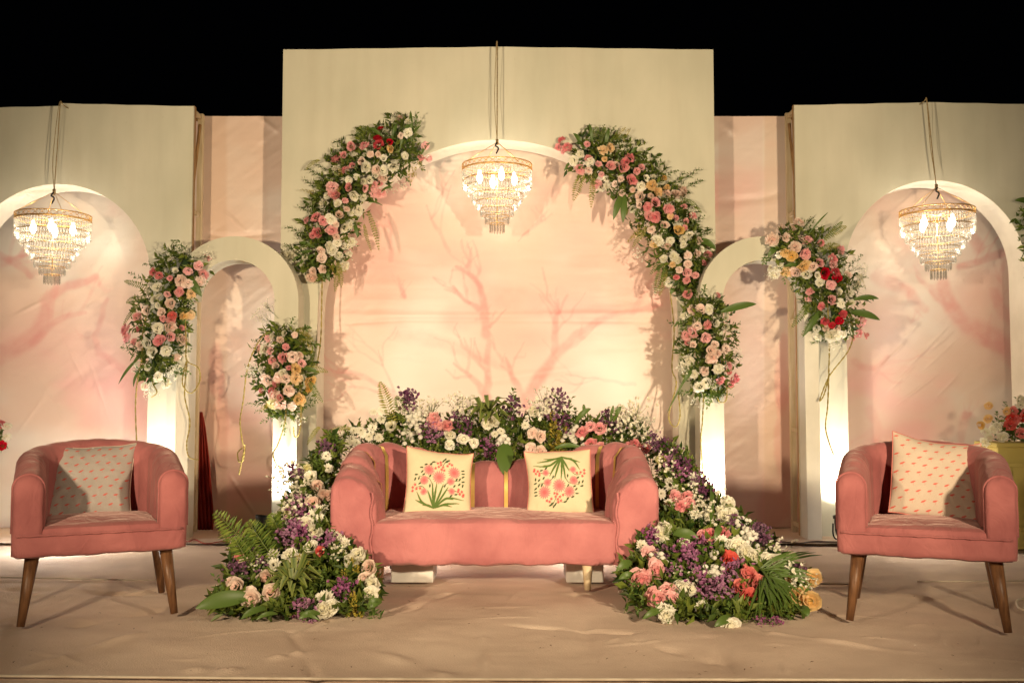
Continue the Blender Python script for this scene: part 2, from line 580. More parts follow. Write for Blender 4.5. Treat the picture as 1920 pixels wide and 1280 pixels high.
# ------------------------------------------------------------------ painted backdrop cloth
def backdrop_cloth():
    Y0 = 7.66
    nx, ny = 1040, 350
    xs, zs = np.linspace(-4.7, 4.7, nx), np.linspace(0.012, 3.19, ny)
    X, Z = np.meshgrid(xs, zs)
    # where each point of the cloth falls, in the coordinates the print was measured in
    c, s = math.cos(PITCH), math.sin(PITCH)
    dz = Z - CAM_H
    dep = Y0 * c + dz * s
    U = 960 + FPX * X / dep
    V = 640 - FPX * (dz * c - Y0 * s) / dep
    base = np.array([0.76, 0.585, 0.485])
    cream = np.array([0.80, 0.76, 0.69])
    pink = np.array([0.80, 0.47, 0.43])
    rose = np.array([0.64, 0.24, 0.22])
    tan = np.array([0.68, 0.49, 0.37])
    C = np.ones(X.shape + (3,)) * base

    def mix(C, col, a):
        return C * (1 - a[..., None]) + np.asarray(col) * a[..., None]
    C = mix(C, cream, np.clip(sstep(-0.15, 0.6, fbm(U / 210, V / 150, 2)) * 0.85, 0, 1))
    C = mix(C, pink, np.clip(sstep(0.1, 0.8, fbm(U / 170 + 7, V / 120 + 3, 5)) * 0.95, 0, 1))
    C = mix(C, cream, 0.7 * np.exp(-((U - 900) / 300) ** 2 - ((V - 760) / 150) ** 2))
    for (u, v, a, b, k) in ((700, 520, 90, 110, .6), (1130, 560, 140, 60, .6), (680, 420, 80, 60, .5), (1180, 480, 90, 80, .45), (860, 500, 120, 50, .4), (1010, 640, 130, 45, .4), (760, 380, 70, 60, .4), (1080, 420, 70, 70, .35), (640, 700, 60, 120, .35),
                            (60, 640, 120, 60, .4), (200, 700, 70, 110, .45), (1640, 640, 70, 90, .45), (1850, 560, 80, 120, .4), (440, 760, 50, 140, .45), (1400, 700, 50, 160, .4)):
        C = mix(C, pink, np.clip(k * np.exp(-((U - u) / a) ** 2 - ((V - v) / b) ** 2) * (1 + .7 * fbm(U / 60, V / 45, int(u))), 0, .8))
    C = mix(C, base, 0.5 * sstep(0, 40, 60 - np.abs(U - 640)) * sstep(620, 700, V))
    # strips between the panels: tan cloth tone, with panel shadow bands painted in
    stripL = sstep(372, 380, U) * (1 - sstep(498, 506, U))
    C = mix(C, tan, 0.55 * stripL * (1 - sstep(420, 430, U)) + 0.25 * stripL * (1 - sstep(430, 470, V)))
    stripR = sstep(1345, 1350, U)
    C = mix(C, tan, 0.6 * sstep(1430, 1436, U) * (1 - sstep(1490, 1505, U)))
    C = mix(C, np.array([0.70, 0.52, 0.46]), 0.5 * stripR * (1 - sstep(1428, 1434, U)))
    for (u, v, a, b, k) in ((405, 700, 18, 60, .8), (418, 800, 12, 110, .6), (390, 860, 25, 40, .4), (1468, 700, 16, 80, .8), (1472, 830, 22, 120, .75), (1450, 950, 40, 40, .5), (1475, 560, 20, 60, .3)):  # rose print marks with the shade of the folds painted in
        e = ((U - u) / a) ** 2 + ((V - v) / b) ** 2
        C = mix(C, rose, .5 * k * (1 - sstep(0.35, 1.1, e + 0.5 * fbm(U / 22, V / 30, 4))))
    # painted brush strokes: branches
    UU, VV = U + 3 * vnoise(U / 18, V / 18, 3), V + 3 * vnoise(U / 18 + 9, V / 18, 6)
    WASHY = 0.75 + 0.35 * fbm(U / 14, V / 14, 12)
    def stroke(pts, w0, w1, col, a, soft=0.8):
        nonlocal C
        m = max(w0, w1) * 2 + 8
        xs_, ys_ = [p[0] for p in pts], [p[1] for p in pts]
        jj = np.where((UU > min(xs_) - m).any(0) & (UU < max(xs_) + m).any(0))[0]
        ii = np.where((VV > min(ys_) - m).any(1) & (VV < max(ys_) + m).any(1))[0]
        if not len(ii) or not len(jj):
            return
        sl = (slice(ii[0], ii[-1] + 1), slice(jj[0], jj[-1] + 1))
        d, t = poly_dist(UU[sl], VV[sl], [(p[0], p[1]) for p in catmull([(x, y, 0) for x, y in pts], 5)])
        w = w0 + (w1 - w0) * t
        k = a * (1 - sstep(w * (1 - soft * 0.6), w * (1 + soft), d)) * WASHY[sl]
        C[sl] = mix(C[sl], col, np.clip(k, 0, 1))
    def twigs(pts, w, col, a, seed, lv=2):
        r = random.Random(seed)
        q = catmull([(x, y, 0) for x, y in pts], 5)
        for _ in range(3 if lv == 2 else 1):
            i = r.randrange(len(q) // 3, len(q) - 1)
            d = (q[i + 1] - q[i - 1]).normalized()
            ang = r.choice((-1, 1)) * r.uniform(.4, 1.0)
            e = Vector((d.x * math.cos(ang) - d.y * math.sin(ang), d.x * math.sin(ang) + d.y * math.cos(ang), 0))
            e.y -= .25
            L = r.uniform(30, 85) * (1 if lv == 2 else .55)
            p1 = q[i] + e * L * .5 + Vector((r.uniform(-8, 8), r.uniform(-8, 8), 0))
            p2 = q[i] + e * L + Vector((r.uniform(-14, 14), r.uniform(-16, 6), 0))
            sub = [(q[i].x, q[i].y), (p1.x, p1.y), (p2.x, p2.y)]
            stroke(sub, max(2.0, w * .5), 1.2, col, a * .75)
            if lv == 2:
                twigs(sub, w * .6, col, a * .8, seed * 7 + i, 1)
    br = np.array([0.76, 0.33, 0.31])
    br2 = np.array([0.70, 0.30, 0.28])
    for pts, w0, w1, a in (
        ([(985, 765), (1000, 725), (1040, 672), (1090, 622), (1140, 595), (1200, 580), (1240, 572)], 11, 2, .75),
        ([(985, 760), (960, 700), (950, 670)], 6, 2, .6), ([(1040, 660), (1043, 600), (1048, 560)], 6, 2, .7), ([(1046, 590), (1064, 555)], 3, 2, .6),
        ([(915, 760), (912, 680), (918, 640)], 6, 4, .65), ([(918, 745), (880, 705), (850, 680)], 5, 1.5, .6),
        ([(912, 628), (908, 590), (900, 540), (885, 515), (855, 502)], 7, 3, .8), ([(896, 580), (870, 560), (848, 538)], 5, 1.5, .75), ([(876, 500), (884, 465)], 3, 1, .5),
        ([(920, 610), (948, 580)], 3, 1, .55), ([(740, 740), (710, 720), (670, 700), (635, 692)], 5, 1.5, .6), ([(740, 745), (690, 728), (650, 727)], 3, 1, .5),
        ([(740, 735), (725, 700), (708, 655)], 2.5, 1, .5), ([(840, 470), (815, 420), (800, 385)], 3, 1, .5), ([(733, 490), (733, 430), (722, 395)], 3, 1, .5),
        ([(760, 555), (745, 520)], 3, 1, .5), ([(1190, 720), (1120, 710), (1060, 705)], 3, 1, .4), ([(750, 620), (850, 650), (950, 690)], 14, 5, .28),
        ([(900, 550), (1000, 570), (1120, 590), (1280, 560)], 22, 10, .3), ([(1015, 415), (970, 450)], 3, 1, .5)):
        stroke(pts, w0 * 1.05, w1 * 1.05, br, a)
        if w0 < 13:
            twigs(pts, w0, br, a * .8, int(pts[0][0] + pts[-1][1]))
    # side arches: bolder trunks
    for pts, w0, w1, a in (
        ([(-60, 690), (20, 655), (75, 615), (90, 560), (120, 540), (180, 520)], 16, 5, .6), ([(60, 640), (110, 600), (160, 585)], 7, 3, .45), ([(200, 560), (180, 650), (230, 690)], 4, 6, .4),
        ([(-20, 500), (40, 480), (80, 420)], 8, 3, .45), ([(-40, 460), (30, 495), (60, 520)], 8, 3, .5),
        ([(1990, 740), (1920, 680), (1870, 640), (1815, 610), (1780, 570), (1768, 530)], 22, 9, .62), ([(1920, 620), (1880, 580), (1865, 545)], 12, 6, .4), ([(1800, 500), (1850, 485), (1910, 460)], 5, 6, .6),
        ([(1835, 465), (1820, 435), (1800, 420)], 10, 3, .5), ([(1645, 520), (1700, 545), (1735, 580)], 12, 6, .4), ([(1600, 680), (1640, 690), (1665, 670)], 7, 3, .4),
        ([(1630, 770), (1645, 800), (1640, 850)], 9, 6, .35), ([(1810, 780), (1800, 830)], 10, 6, .35), ([(1870, 400), (1900, 440)], 8, 4, .35)):
        stroke(pts, w0, w1, br2, a)
        twigs(pts, w0, br2, a * .6, int(abs(pts[0][0]) + pts[-1][1]))
    # folds: shallow tension creases of a heavy vinyl sheet
    dY = 0.008 * fbm(X * 1.2, Z * 1.0, 31, 3)
    a = X * 0.8 + Z * 0.6
    b = -X * 0.6 + Z * 0.8
    dY += 0.0025 * fbm(a * 2.0, b * 14, 33, 3) * sstep(0.6, 1.6, np.abs(X))
    dY += 0.0012 * fbm(X * 3, Z * 16, 35, 3)
    for pts, h, w in (([(600, 590), (900, 592), (1280, 585)], 0.0045, 0.02), ([(600, 610), (760, 600), (1270, 604)], -0.003, 0.012), ([(880, 720), (1010, 700), (1100, 690)], 0.006, 0.03),
                      ([(380, 437), (430, 445), (525, 436)], -0.012, 0.02), ([(1345, 380), (1420, 372), (1475, 360)], -0.01, 0.03), ([(420, 395), (465, 440)], 0.008, 0.015),
                      ([(470, 210), (525, 250)], 0.01, 0.02), ([(430, 890), (490, 980)], 0.012, 0.012), ([(1350, 225), (1382, 255)], 0.01, 0.03),
                      ([(1700, 690), (1780, 610)], 0.014, 0.010), ([(1690, 640), (1730, 600)], 0.012, 0.008), ([(1740, 660), (1790, 620)], 0.012, 0.008), ([(1680, 760), (1760, 700)], 0.012, 0.008), ([(1640, 700), (1700, 640)], 0.010, 0.008), ([(160, 660), (210, 800)], 0.004, 0.012), ([(120, 640), (170, 740)], 0.004, 0.012), ([(1725, 700), (1800, 630)], 0.008, 0.012), ([(1660, 740), (1720, 680)], 0.008, 0.012), ([(1750, 750), (1800, 700)], 0.006, 0.01),
                      ([(20, 830), (90, 730)], 0.003, 0.014), ([(60, 700), (140, 810)], 0.003, 0.014), ([(30, 590), (90, 560)], 0.006, 0.014)):
        d, t = poly_dist(U, V, pts)
        dY -= h * np.exp(-((d / 246) / w) ** 2) * np.sin(np.pi * np.clip(t, 0.03, 0.97))
    Yv = Y0 + dY
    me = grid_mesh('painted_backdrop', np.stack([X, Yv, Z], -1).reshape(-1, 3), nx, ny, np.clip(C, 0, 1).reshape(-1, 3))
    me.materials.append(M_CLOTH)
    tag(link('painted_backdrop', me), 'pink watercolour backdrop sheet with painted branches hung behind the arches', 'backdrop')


backdrop_cloth()


# ------------------------------------------------------------------ arch panels
def arch_board(x0, x1, zt, xc, zs, Rr, y, th, side, z0=0.004, nseg=24):
    """half of an arched panel: the board left (side -1) or right (+1) of the seam at xc. x0, x1: outer edge and seam"""
    m = MB()
    pts = []                                   # along the opening, from floor up to the seam
    xi = xc + side * Rr
    pts.append((xi, z0))
    for k in range(nseg + 1):
        w = math.pi / 2 * k / nseg
        pts.append((xc + side * Rr * math.cos(w), zs + Rr * math.sin(w)))
    outer = []
    for (x, z) in pts:
        outer.append((x0, z0) if z == z0 else None)
    # outer path parameterised alongside: up the outer edge, along the top
    n = len(pts)
    for i in range(n):
        if i == 0:
            outer[i] = (x0, z0)
        else:
            f = (i - 1) / (n - 2)
            if f < 0.5:
                outer[i] = (x0, zs + (zt - 0.022 - zs) * f * 2)
            else:
                outer[i] = (x0 + (x1 - x0) * (f - 0.5) * 2, zt - 0.022 * (1 - (f - 0.5) * 2) + 0.0015 * math.sin(f * 40))
    vv, ff = [], []
    for (a, b) in zip(pts, outer):
        vv += [(a[0], y, a[1]), (b[0], y, b[1]), (a[0], y + th, a[1]), (b[0], y + th, b[1])]
    for i in range(n - 1):
        p, q = 4 * i, 4 * i + 4
        ff += [(p, p + 1, q + 1, q), (p + 2, q + 2, q + 3, p + 3), (p + 1, p + 3, q + 3, q + 1), (p, q, q + 2, p + 2)]
    ff += [(0, 2, 3, 1), (4 * n - 4, 4 * n - 3, 4 * n - 1, 4 * n - 2)]
    if side < 0:
        ff = [tuple(reversed(f)) for f in ff]
    m.add(vv, ff)
    return m


def reveal(xc, zs, Rr, y, dep, th=0.016, z0=0.004, nseg=40):
    m = MB()
    path = [(-Rr, z0), (-Rr, zs * 0.5)] + [(-Rr * math.cos(math.pi * k / nseg), zs + Rr * math.sin(math.pi * k / nseg)) for k in range(nseg + 1)] + [(Rr, zs * 0.5), (Rr, z0)]
    vv, ff = [], []
    for (x, z) in path:
        l = math.hypot(x, max(0, z - zs)) or 1
        ox, oz = x / l * th, max(0, z - zs) / l * th
        vv += [(xc + x, y, z), (xc + x, y + dep, z), (xc + x + ox, y + dep, z + oz), (xc + x + ox, y, z + oz)]
    for i in range(len(path) - 1):
        p, q = 4 * i, 4 * i + 4
        for k in range(4):
            ff.append((p + k, q + k, q + (k + 1) % 4, p + (k + 1) % 4))
    m.add(vv, ff)
    return m


def arch_panel(label, xl, xr, zt, xc, z_apex, Rr, y, dep, dz=0.0):
    zs = z_apex - Rr
    t = thing('arch_panel', label, 'stage panel', (xc, y, 0), 0, 'arched stage panels')
    th = 0.02
    a = arch_board(xl - xc, -0.0015, zt - dz, 0, zs, Rr, 0, th, -1)
    a.build('board', M_PANEL, t)
    b = arch_board(xr - xc, 0.0015, zt, 0, zs, Rr, 0, th, 1)
    b.build('board', M_PANEL, t)
    reveal(0, zs, Rr - 0.001, 0.003, dep, 0.016).build('arch_lining', M_WHITE, t, False)
    for sx, xe in ((1, xl - xc), (-1, xr - xc)):
        for yy, mt in ((th + 0.001, M_TIMBER), (dep - 0.04, M_PALEWOOD if abs(xc) > 1 else M_TIMBER)):
            m = MB()
            m.box((min(xe, xe + sx * 0.04), yy, 0.004), (max(xe, xe + sx * 0.04), yy + 0.04, zt - 0.012))
            m.build('frame_post', mt, t, bevel=0.003)
        for zz in (0.06, 0.75, 1.55, 2.35, zt - 0.06):
            m = MB()
            m.box((min(xe + sx * 0.006, xe + sx * 0.034), th + 0.0415, zz), (max(xe + sx * 0.006, xe + sx * 0.034), dep - 0.0405, zz + 0.03))
            m.build('frame_rung', M_PALEWOOD, t, bevel=0.002)
        m = MB()
        p0, p1 = Vector((xe + sx * 0.02, th + 0.045, zt - 0.62)), Vector((xe + sx * 0.02, dep - 0.045, zt - 0.1))
        m.tube([p0, p1], 0.012, 4)
        m.build('frame_brace', M_TIMBER, t)
    m = MB()
    m.box((xl - xc + 0.042, dep - 0.04, zt - 0.06), (xr - xc - 0.042, dep - 0.002, zt - 0.02))
    m.build('frame_rail', M_TIMBER, t)
    return t


YC, YS, YA = 7.28, 7.20, 7.03
cl, cr_ = P(527, 400, YC).x, P(1341, 400, YC).x
cxc = P(933, 600, YC).x
arch_panel('tall cream centre panel whose big arch opens behind the sofa', cl, cr_, P(933, 88, YC).z, cxc, P(933, 262, YC).z, 339 * YC / FPX, YC, 0.27)
lx1 = P(359, 440, YS).x
lxc = P(105, 500, YS).x
arch_panel('cream arched side panel behind the left armchair, its chandelier near the photo edge', 2 * lxc - lx1, lx1, P(300, 194, YS).z, lxc, P(105, 345, YS).z, 178 * YS / FPX, YS, 0.26, 0.02)
rx0 = P(1493, 440, YS).x
rxc = P(1755, 500, YS).x
arch_panel('cream arched side panel behind the right armchair and yellow pedestal', rx0, 2 * rxc - rx0, P(1600, 192, YS).z, rxc, P(1755, 338, YS).z, 171 * YS / FPX, YS, 0.26)


def small_arch(label, uc, side):
    """side +1: free leg on the right of the arch (left of the picture)"""
    xc = P(uc, 560, YA).x
    k = YA / FPX
    Ro, Ri = 122 * k, 77 * k
    zs = P(uc, 443, YA).z - Ro
    t = thing('small_arch', label, 'stage arch', (xc, YA, 0), 0, 'small half arches')
    dep = 0.2
    n = 44
    path = [(side * Ro, side * Ri, 0.004)]
    m = MB()
    ro, ri = [(side * Ro, 0.004)], [(side * Ri, 0.004)]
    a_end = math.pi * 0.99
    for i in range(n + 1):
        w = a_end * i / n
        ro.append((side * Ro * math.cos(w), zs + Ro * math.sin(w)))
        ri.append((side * Ri * math.cos(w), zs + Ri * math.sin(w)))
    vv, ff = [], []
    for (a, b) in zip(ro, ri):
        vv += [(a[0], 0, a[1]), (b[0], 0, b[1]), (a[0], dep, a[1]), (b[0], dep, b[1])]
    for i in range(len(ro) - 1):
        p, q = 4 * i, 4 * i + 4
        ff += [(p, p + 1, q + 1, q), (p + 2, q + 2, q + 3, p + 3), (p, q, q + 2, p + 2), (p + 1, p + 3, q + 3, q + 1)]
    ff += [(0, 2, 3, 1), (4 * len(ro) - 4, 4 * len(ro) - 3, 4 * len(ro) - 1, 4 * len(ro) - 2)]
    m.add(vv, ff)
    m.build('arch_ring', M_PANEL, t)
    # narrow board that carries the other end, fixed to the side panel
    us = (327, 352) if side > 0 else (1512, 1539)
    x0, x1 = P(us[0], 800, YA).x - xc, P(us[1], 800, YA).x - xc
    m = MB()
    m.box((x0, 0.01, 0.004), (x1, 0.165, zs - 0.002))
    m.build('leg_board', M_WHITE, t, bevel=0.004)
    return t


small_arch('small cream half arch left of the sofa, joining the left and centre panels', 438, 1)
small_arch('small cream half arch right of the sofa, joining the centre and right panels', 1432, -1)

# red cloth bundled behind the left frame post
m = MB()
n = 30
vv, ff = [], []
prof = [(772, 372, 378), (800, 367, 384), (860, 358, 391), (920, 357, 396), (970, 362, 400), (996, 368, 398)]
for (v, a, b) in prof:
    for i in range(n + 1):
        u = a + (b - a) * i / n
        p = P(u, v, 7.54 + 0.025 * math.sin(i * 1.1 + v * 0.01))
        vv.append(p)
for j in range(len(prof) - 1):
    for i in range(n):
        ff.append((j * (n + 1) + i, (j + 1) * (n + 1) + i, (j + 1) * (n + 1) + i + 1, j * (n + 1) + i + 1))
m.add(vv, ff)
o = m.build('red_drape', M_RED, None, True)
sm = o.modifiers.new('solid', 'SOLIDIFY')
sm.thickness = 0.006
tag(o, 'dark red cloth hanging bunched behind the frame post left of the sofa', 'drape')


# ------------------------------------------------------------------ flowers and greenery: shared meshes
def flower_mesh(name, seed, layers, n=12, ruffle=0.1, dome=0.0):
    r = random.Random(seed)
    m = MB()
    for li, (rad, zt, zb, tt) in enumerate(layers):
        ph = r.random() * 6
        ox, oy, tx, ty = r.uniform(-.09, .09), r.uniform(-.09, .09), r.uniform(-.22, .22), r.uniform(-.22, .22)
        vv, tv = [(0, 0, zb - 0.06)], [0.0]
        for k in range(n):
            w = ph + 2 * math.pi * k / n
            rr = rad * 0.55
            vv.append((rr * math.cos(w), rr * math.sin(w), zb + (zt - zb) * 0.35 + r.uniform(-.04, .04)))
            tv.append(tt * 0.55)
        for k in range(n):
            w = ph + 2 * math.pi * k / n + r.uniform(-.1, .1)
            rr = rad * (1 + r.uniform(-ruffle, ruffle) * 1.3 + (ruffle * .45 if k % 2 else -ruffle * .45))
            vv.append((rr * math.cos(w), rr * math.sin(w), zt + r.uniform(-ruffle, ruffle) * 2.0))
            tv.append(tt)
        vv = [(x + ox, y + oy, z + x * tx + y * ty) for (x, y, z) in vv]
        ff = []
        for k in range(n):
            j = (k + 1) % n
            if li == len(layers) - 1:
                ff.append((0, 1 + k, 1 + j))
            ff.append((1 + k, 1 + n + k, 1 + n + j, 1 + j))
        m.add(vv, ff, tv)
    me = m.mesh(name)
    me.materials.append(M_PETAL['W'])
    return me


CARN = [flower_mesh('carnation', s, [(1.0, 0.0, -0.32, 1.0), (0.93, 0.24, -0.06, 1.0), (0.76, 0.45, 0.2, 0.9), (0.54, 0.6, 0.42, 0.72), (0.30, 0.68, 0.62, 0.5)], 15, 0.13) for s in (1, 2, 3, 4, 5, 6)]
ROSE = [flower_mesh('rose', s, [(1.0, 0.05, -0.4, 1.0), (0.88, 0.32, -0.1, 0.95), (0.68, 0.5, 0.12, 0.8), (0.47, 0.6, 0.32, 0.6), (0.25, 0.62, 0.52, 0.35)], 10, 0.08) for s in (11, 12, 13, 14)]


def daisy_mesh(seed, n=13):
    r = random.Random(seed)
    m = MB()
    for lay, (rad, z) in enumerate(((1.0, 0.0), (0.8, 0.16), (0.5, 0.3))):
        for k in range(n):
            w = 2 * math.pi * (k + lay * 0.5) / n + r.uniform(-.1, .1)
            c, s = math.cos(w), math.sin(w)
            wd = 0.16
            rr = rad * r.uniform(.85, 1.08)
            zz = z + r.uniform(-.1, .12)
            m.add([(0.1 * c, 0.1 * s, z * 0.5), (rr * .7 * c - wd * s, rr * .7 * s + wd * c, z * .8 + .02), (rr * c, rr * s, zz), (rr * .7 * c + wd * s, rr * .7 * s - wd * c, z * .8 + .02)],
                  [(0, 3, 2, 1)], [0.2, 0.9, 1, 0.9])
    me = m.mesh('chrysanthemum')
    me.materials.append(M_PETAL['W'])
    return me


DAISY = [daisy_mesh(s) for s in (21, 22, 23)]


def add_leaf(m, base, d, nrm, L, W, droop=0.15, t0=0.3):
    d = d.normalized()
    s = d.cross(nrm)
    s = s.normalized() if s.length > 1e-5 else Vector((1, 0, 0))
    nn = s.cross(d)
    a = base + d * L * 0.45
    tip = base + d * L - nn * L * droop
    f = nn * W * 0.22
    m.add([base, a - s * W * 0.5 + f, a - nn * L * droop * .2, a + s * W * 0.5 + f, tip], [(0, 2, 1), (0, 3, 2), (1, 2, 4), (2, 3, 4)], [t0, 1, .4, 1, 1])


def rvec():
    while True:
        v = Vector((random.uniform(-1, 1), random.uniform(-1, 1), random.uniform(-1, 1)))
        if 0.05 < v.length < 1:
            return v.normalized()


def sprig_mesh(name, kind, seed):
    """clusters of tiny flowers on a branching stem; unit height, cluster at the top"""
    random.seed(seed)
    m, st = MB(), MB()
    if kind == 'statice':
        pts = [Vector((random.gauss(0, .17), random.gauss(0, .17), random.uniform(.35, 1.0))) for _ in range(46)]
        size = .062
    elif kind == 'pom':
        pts = [Vector((random.gauss(0, .2), random.gauss(0, .2), random.uniform(.5, .95))) for _ in range(9)]
        size = .1
    else:
        pts = [Vector((random.gauss(0, .24), random.gauss(0, .24), random.uniform(.35, 1.0))) for _ in range(30)]
        size = .055
    for p in pts:
        p.x *= 1.15 - abs(p.z - .6)
        p.y *= 1.15 - abs(p.z - .6)
        if kind == 'pom':
            M = Matrix.Translation(p)
            m.lathe([(.02, -size * .8), (size * .75, -size * .5), (size, 0), (size * .8, size * .5), (size * .3, size * .8)], 7, M)
        else:
            ax = (rvec() + Vector((0, -.3, .8))).normalized()
            a = ax.cross(Vector((.3, .5, .2))).normalized()
            b = ax.cross(a)
            n = 5
            vv = [p - ax * size * .7] + [p + (a * math.cos(2 * math.pi * k / n) + b * math.sin(2 * math.pi * k / n)) * size * random.uniform(.8, 1.3) + ax * size * random.uniform(-.1, .35) for k in range(n)]
            m.add(vv, [(0, 1 + k, 1 + (k + 1) % n) for k in range(n)], [0.0] + [1.0] * n)
        if random.random() < .6:
            q = Vector((p.x * .15, p.y * .15, max(0.05, p.z - .35)))
            d = (p - q)
            s = d.cross(Vector((0, 1, .2))).normalized() * .008
            st.add([q - s, q + s, p + s * .5, p - s * .5], [(0, 1, 2, 3)])
    st.add([(-.012, 0, -.3), (.012, 0, -.3), (.008, 0, .75), (-.008, 0, .75)], [(0, 1, 2, 3)])
    nf = len(m.f)
    m.add(st.v, st.f, st.t)
    me = m.mesh(name)
    me.materials.append(M_PETAL['S'])
    me.materials.append(M_STEM)
    me.polygons.foreach_set('material_index', [0] * nf + [1] * (len(m.f) - nf))
    return me


STATICE = [sprig_mesh('statice_sprig', 'statice', s) for s in (31, 32, 33)]
POM = [sprig_mesh('button_pom_sprig', 'pom', s) for s in (41, 42)]
GYPSO = [sprig_mesh('filler_sprig', 'gyp', s) for s in (51, 52, 53)]


def plume_mesh(seed):
    random.seed(seed)
    m = MB()
    for k in range(70):
        z = random.uniform(0, 1)
        w = random.uniform(0, 6.28)
        r = .16 * (1 - z * .6)
        p = Vector((r * math.cos(w) * .4, r * math.sin(w) * .4, z * .9))
        d = Vector((math.cos(w), math.sin(w), .9))
        add_leaf(m, p, d, rvec(), r * 1.1, .035, .2)
    me = m.mesh('golden_plume')
    me.materials.append(M_PLUME)
    return me


PLUME = [plume_mesh(s) for s in (61, 62)]


def sprigleaf_mesh(seed):
    random.seed(seed)
    m = MB()
    for k in range(13):
        z = k / 13
        w = k * 2.4
        p = Vector((.06 * math.sin(k), .06 * math.cos(k * 1.3), z))
        add_leaf(m, p, Vector((math.cos(w), math.sin(w), .7)), Vector((0, 0, 1)), .34 * (1 - z * .4), .13, .1)
    m.add([(-.012, 0, -.2), (.012, 0, -.2), (.006, 0, 1), (-.006, 0, 1)], [(0, 1, 2, 3)])
    me = m.mesh('leaf_sprig')
    me.materials.append(M_LEAF)
    return me


SPRIG = [sprigleaf_mesh(s) for s in (71, 72, 73)]
random.seed(99)


def place(name, me, parent, loc, nrm, size, mat=None, spin=None):
    """an object of a shared mesh; its +Z turned to nrm"""
    o = bpy.data.objects.new(name, me)
    COL.objects.link(o)
    o.parent = parent
    q = Vector(nrm).to_track_quat('Z', 'Y')
    sp = random.uniform(0, 6.283) if spin is None else spin
    o.rotation_mode = 'QUATERNION'
    o.rotation_quaternion = q @ Euler((0, 0, sp)).to_quaternion()
    o.location = Vector(loc) - parent.location
    o.scale = (size * random.uniform(.84, 1.12), size * random.uniform(.84, 1.12), size * random.uniform(.85, 1.2))
    if mat is not None:
        o.material_slots[0].link = 'OBJECT'
        o.material_slots[0].material = mat
    return o


NAMES = {'carn': ('carnation', CARN), 'rose': ('rose', ROSE), 'daisy': ('chrysanthemum', DAISY), 'stat': ('statice_sprig', STATICE),
         'pom': ('button_pom_sprig', POM), 'gyp': ('filler_sprig', GYPSO), 'plume': ('golden_plume', PLUME), 'sprig': ('leaf_sprig', SPRIG)}


def bloom(kind, parent, loc, nrm, size, col='W'):
    nm, meshes = NAMES[kind]
    mt = M_PETAL[col] if kind in ('carn', 'rose', 'daisy', 'stat', 'pom', 'gyp') else None
    return place(nm, random.choice(meshes), parent, loc, nrm, size, mt)


def frond(parent, a, b, side_w, sag, mat=None, n=17, facing=Vector((0, -1, 0.25)), name='fern_frond'):
    """a fern frond from a to b"""
    m = MB()
    a, b = Vector(a), Vector(b)
    L = (b - a).length
    mid = (a + b) / 2 + Vector(sag)
    pts = [a * (1 - t) ** 2 + mid * 2 * t * (1 - t) + b * t * t for t in [i / n for i in range(n + 1)]]
    m.tube([p - parent.location for p in pts], 0.0022, 3, 0.0008)
    for i in range(1, n):
        d = (pts[i + 1] - pts[i - 1]).normalized()
        s = d.cross(facing).normalized()
        w = side_w * math.sin(math.pi * (0.12 + 0.86 * i / n)) ** 0.8
        for sg in (-1, 1):
            add_leaf(m, pts[i] - parent.location, s * sg + d * 0.35 + rvec() * 0.12, facing, w * random.uniform(.85, 1.1), L / n * 0.8, 0.12)
    return m.build(name, mat or M_FERN, parent)


def blade(parent, a, b, width, sag=(0, 0, 0), mat=None, facing=Vector((0, -1, 0.3)), n=9, name='leaf'):
    m = MB()
    a, b = Vector(a), Vector(b)
    mid = (a + b) / 2 + Vector(sag)
    vv, tv, ff = [], [], []
    for i in range(n + 1):
        t = i / n
        p = a * (1 - t) ** 2 + mid * 2 * t * (1 - t) + b * t * t - parent.location
        d = ((mid - a) * (1 - t) + (b - mid) * t).normalized()
        s = d.cross(facing).normalized()
        nn = s.cross(d)
        w = width * 0.5 * (math.sin(math.pi * min(1, (t * .93 + .06))) ** 0.75)
        vv += [p - s * w + nn * w * .35, p, p + s * w + nn * w * .35]
        tv += [1, 0.1, 1]
    for i in range(n):
        q = 3 * i
        ff += [(q, q + 1, q + 4, q + 3), (q + 1, q + 2, q + 5, q + 4)]
    m.add(vv, ff, tv)
    return m.build(name, mat or M_LEAF, parent, True)


def rosette(parent, c, r, n=12, up=Vector((0, -.5, .8)), mat=None):
    m = MB()
    up = up.normalized()
    a = up.cross(Vector((1, .1, 0))).normalized()
    b = up.cross(a)
    for k in range(n):
        w = 2 * math.pi * k / n + random.uniform(-.2, .2)
        d = a * math.cos(w) + b * math.sin(w)
        rr = r * random.uniform(.75, 1.1)
        lift = random.uniform(.2, .8)
        p0 = Vector(c) - parent.location
        p1 = p0 + d * rr * .55 + up * rr * lift
        p2 = p0 + d * rr + up * rr * (lift * .7 - .1)
        s = d.cross(up).normalized() * r * .11
        m.add([p0 - s * .5, p0 + s * .5, p1 - s, p1 - up * r * .03, p1 + s, p2], [(0, 3, 2), (0, 1, 3), (1, 4, 3), (2, 3, 5), (3, 4, 5)], [1, 1, 1, 0, 1, 1])
    return m.build('variegated_rosette', mat or M_DRAC, parent)


def vine(parent, pts, Y, r=0.0052):
    w = catmull([P(u, v, Y + 0.02 * math.sin(i * 1.9)) for i, (u, v) in enumerate(pts)], 10)
    m = MB()
    # two twisted strands
    for ph in (0, math.pi):
        q = []
        for i, p in enumerate(w):
            q.append(p - parent.location + Vector((math.cos(i * 1.3 + ph), math.sin(i * 1.3 + ph), 0)) * r * .55)
        m.tube(q, r * .62, 5)
    return m.build('vine', M_VINE, parent, True)


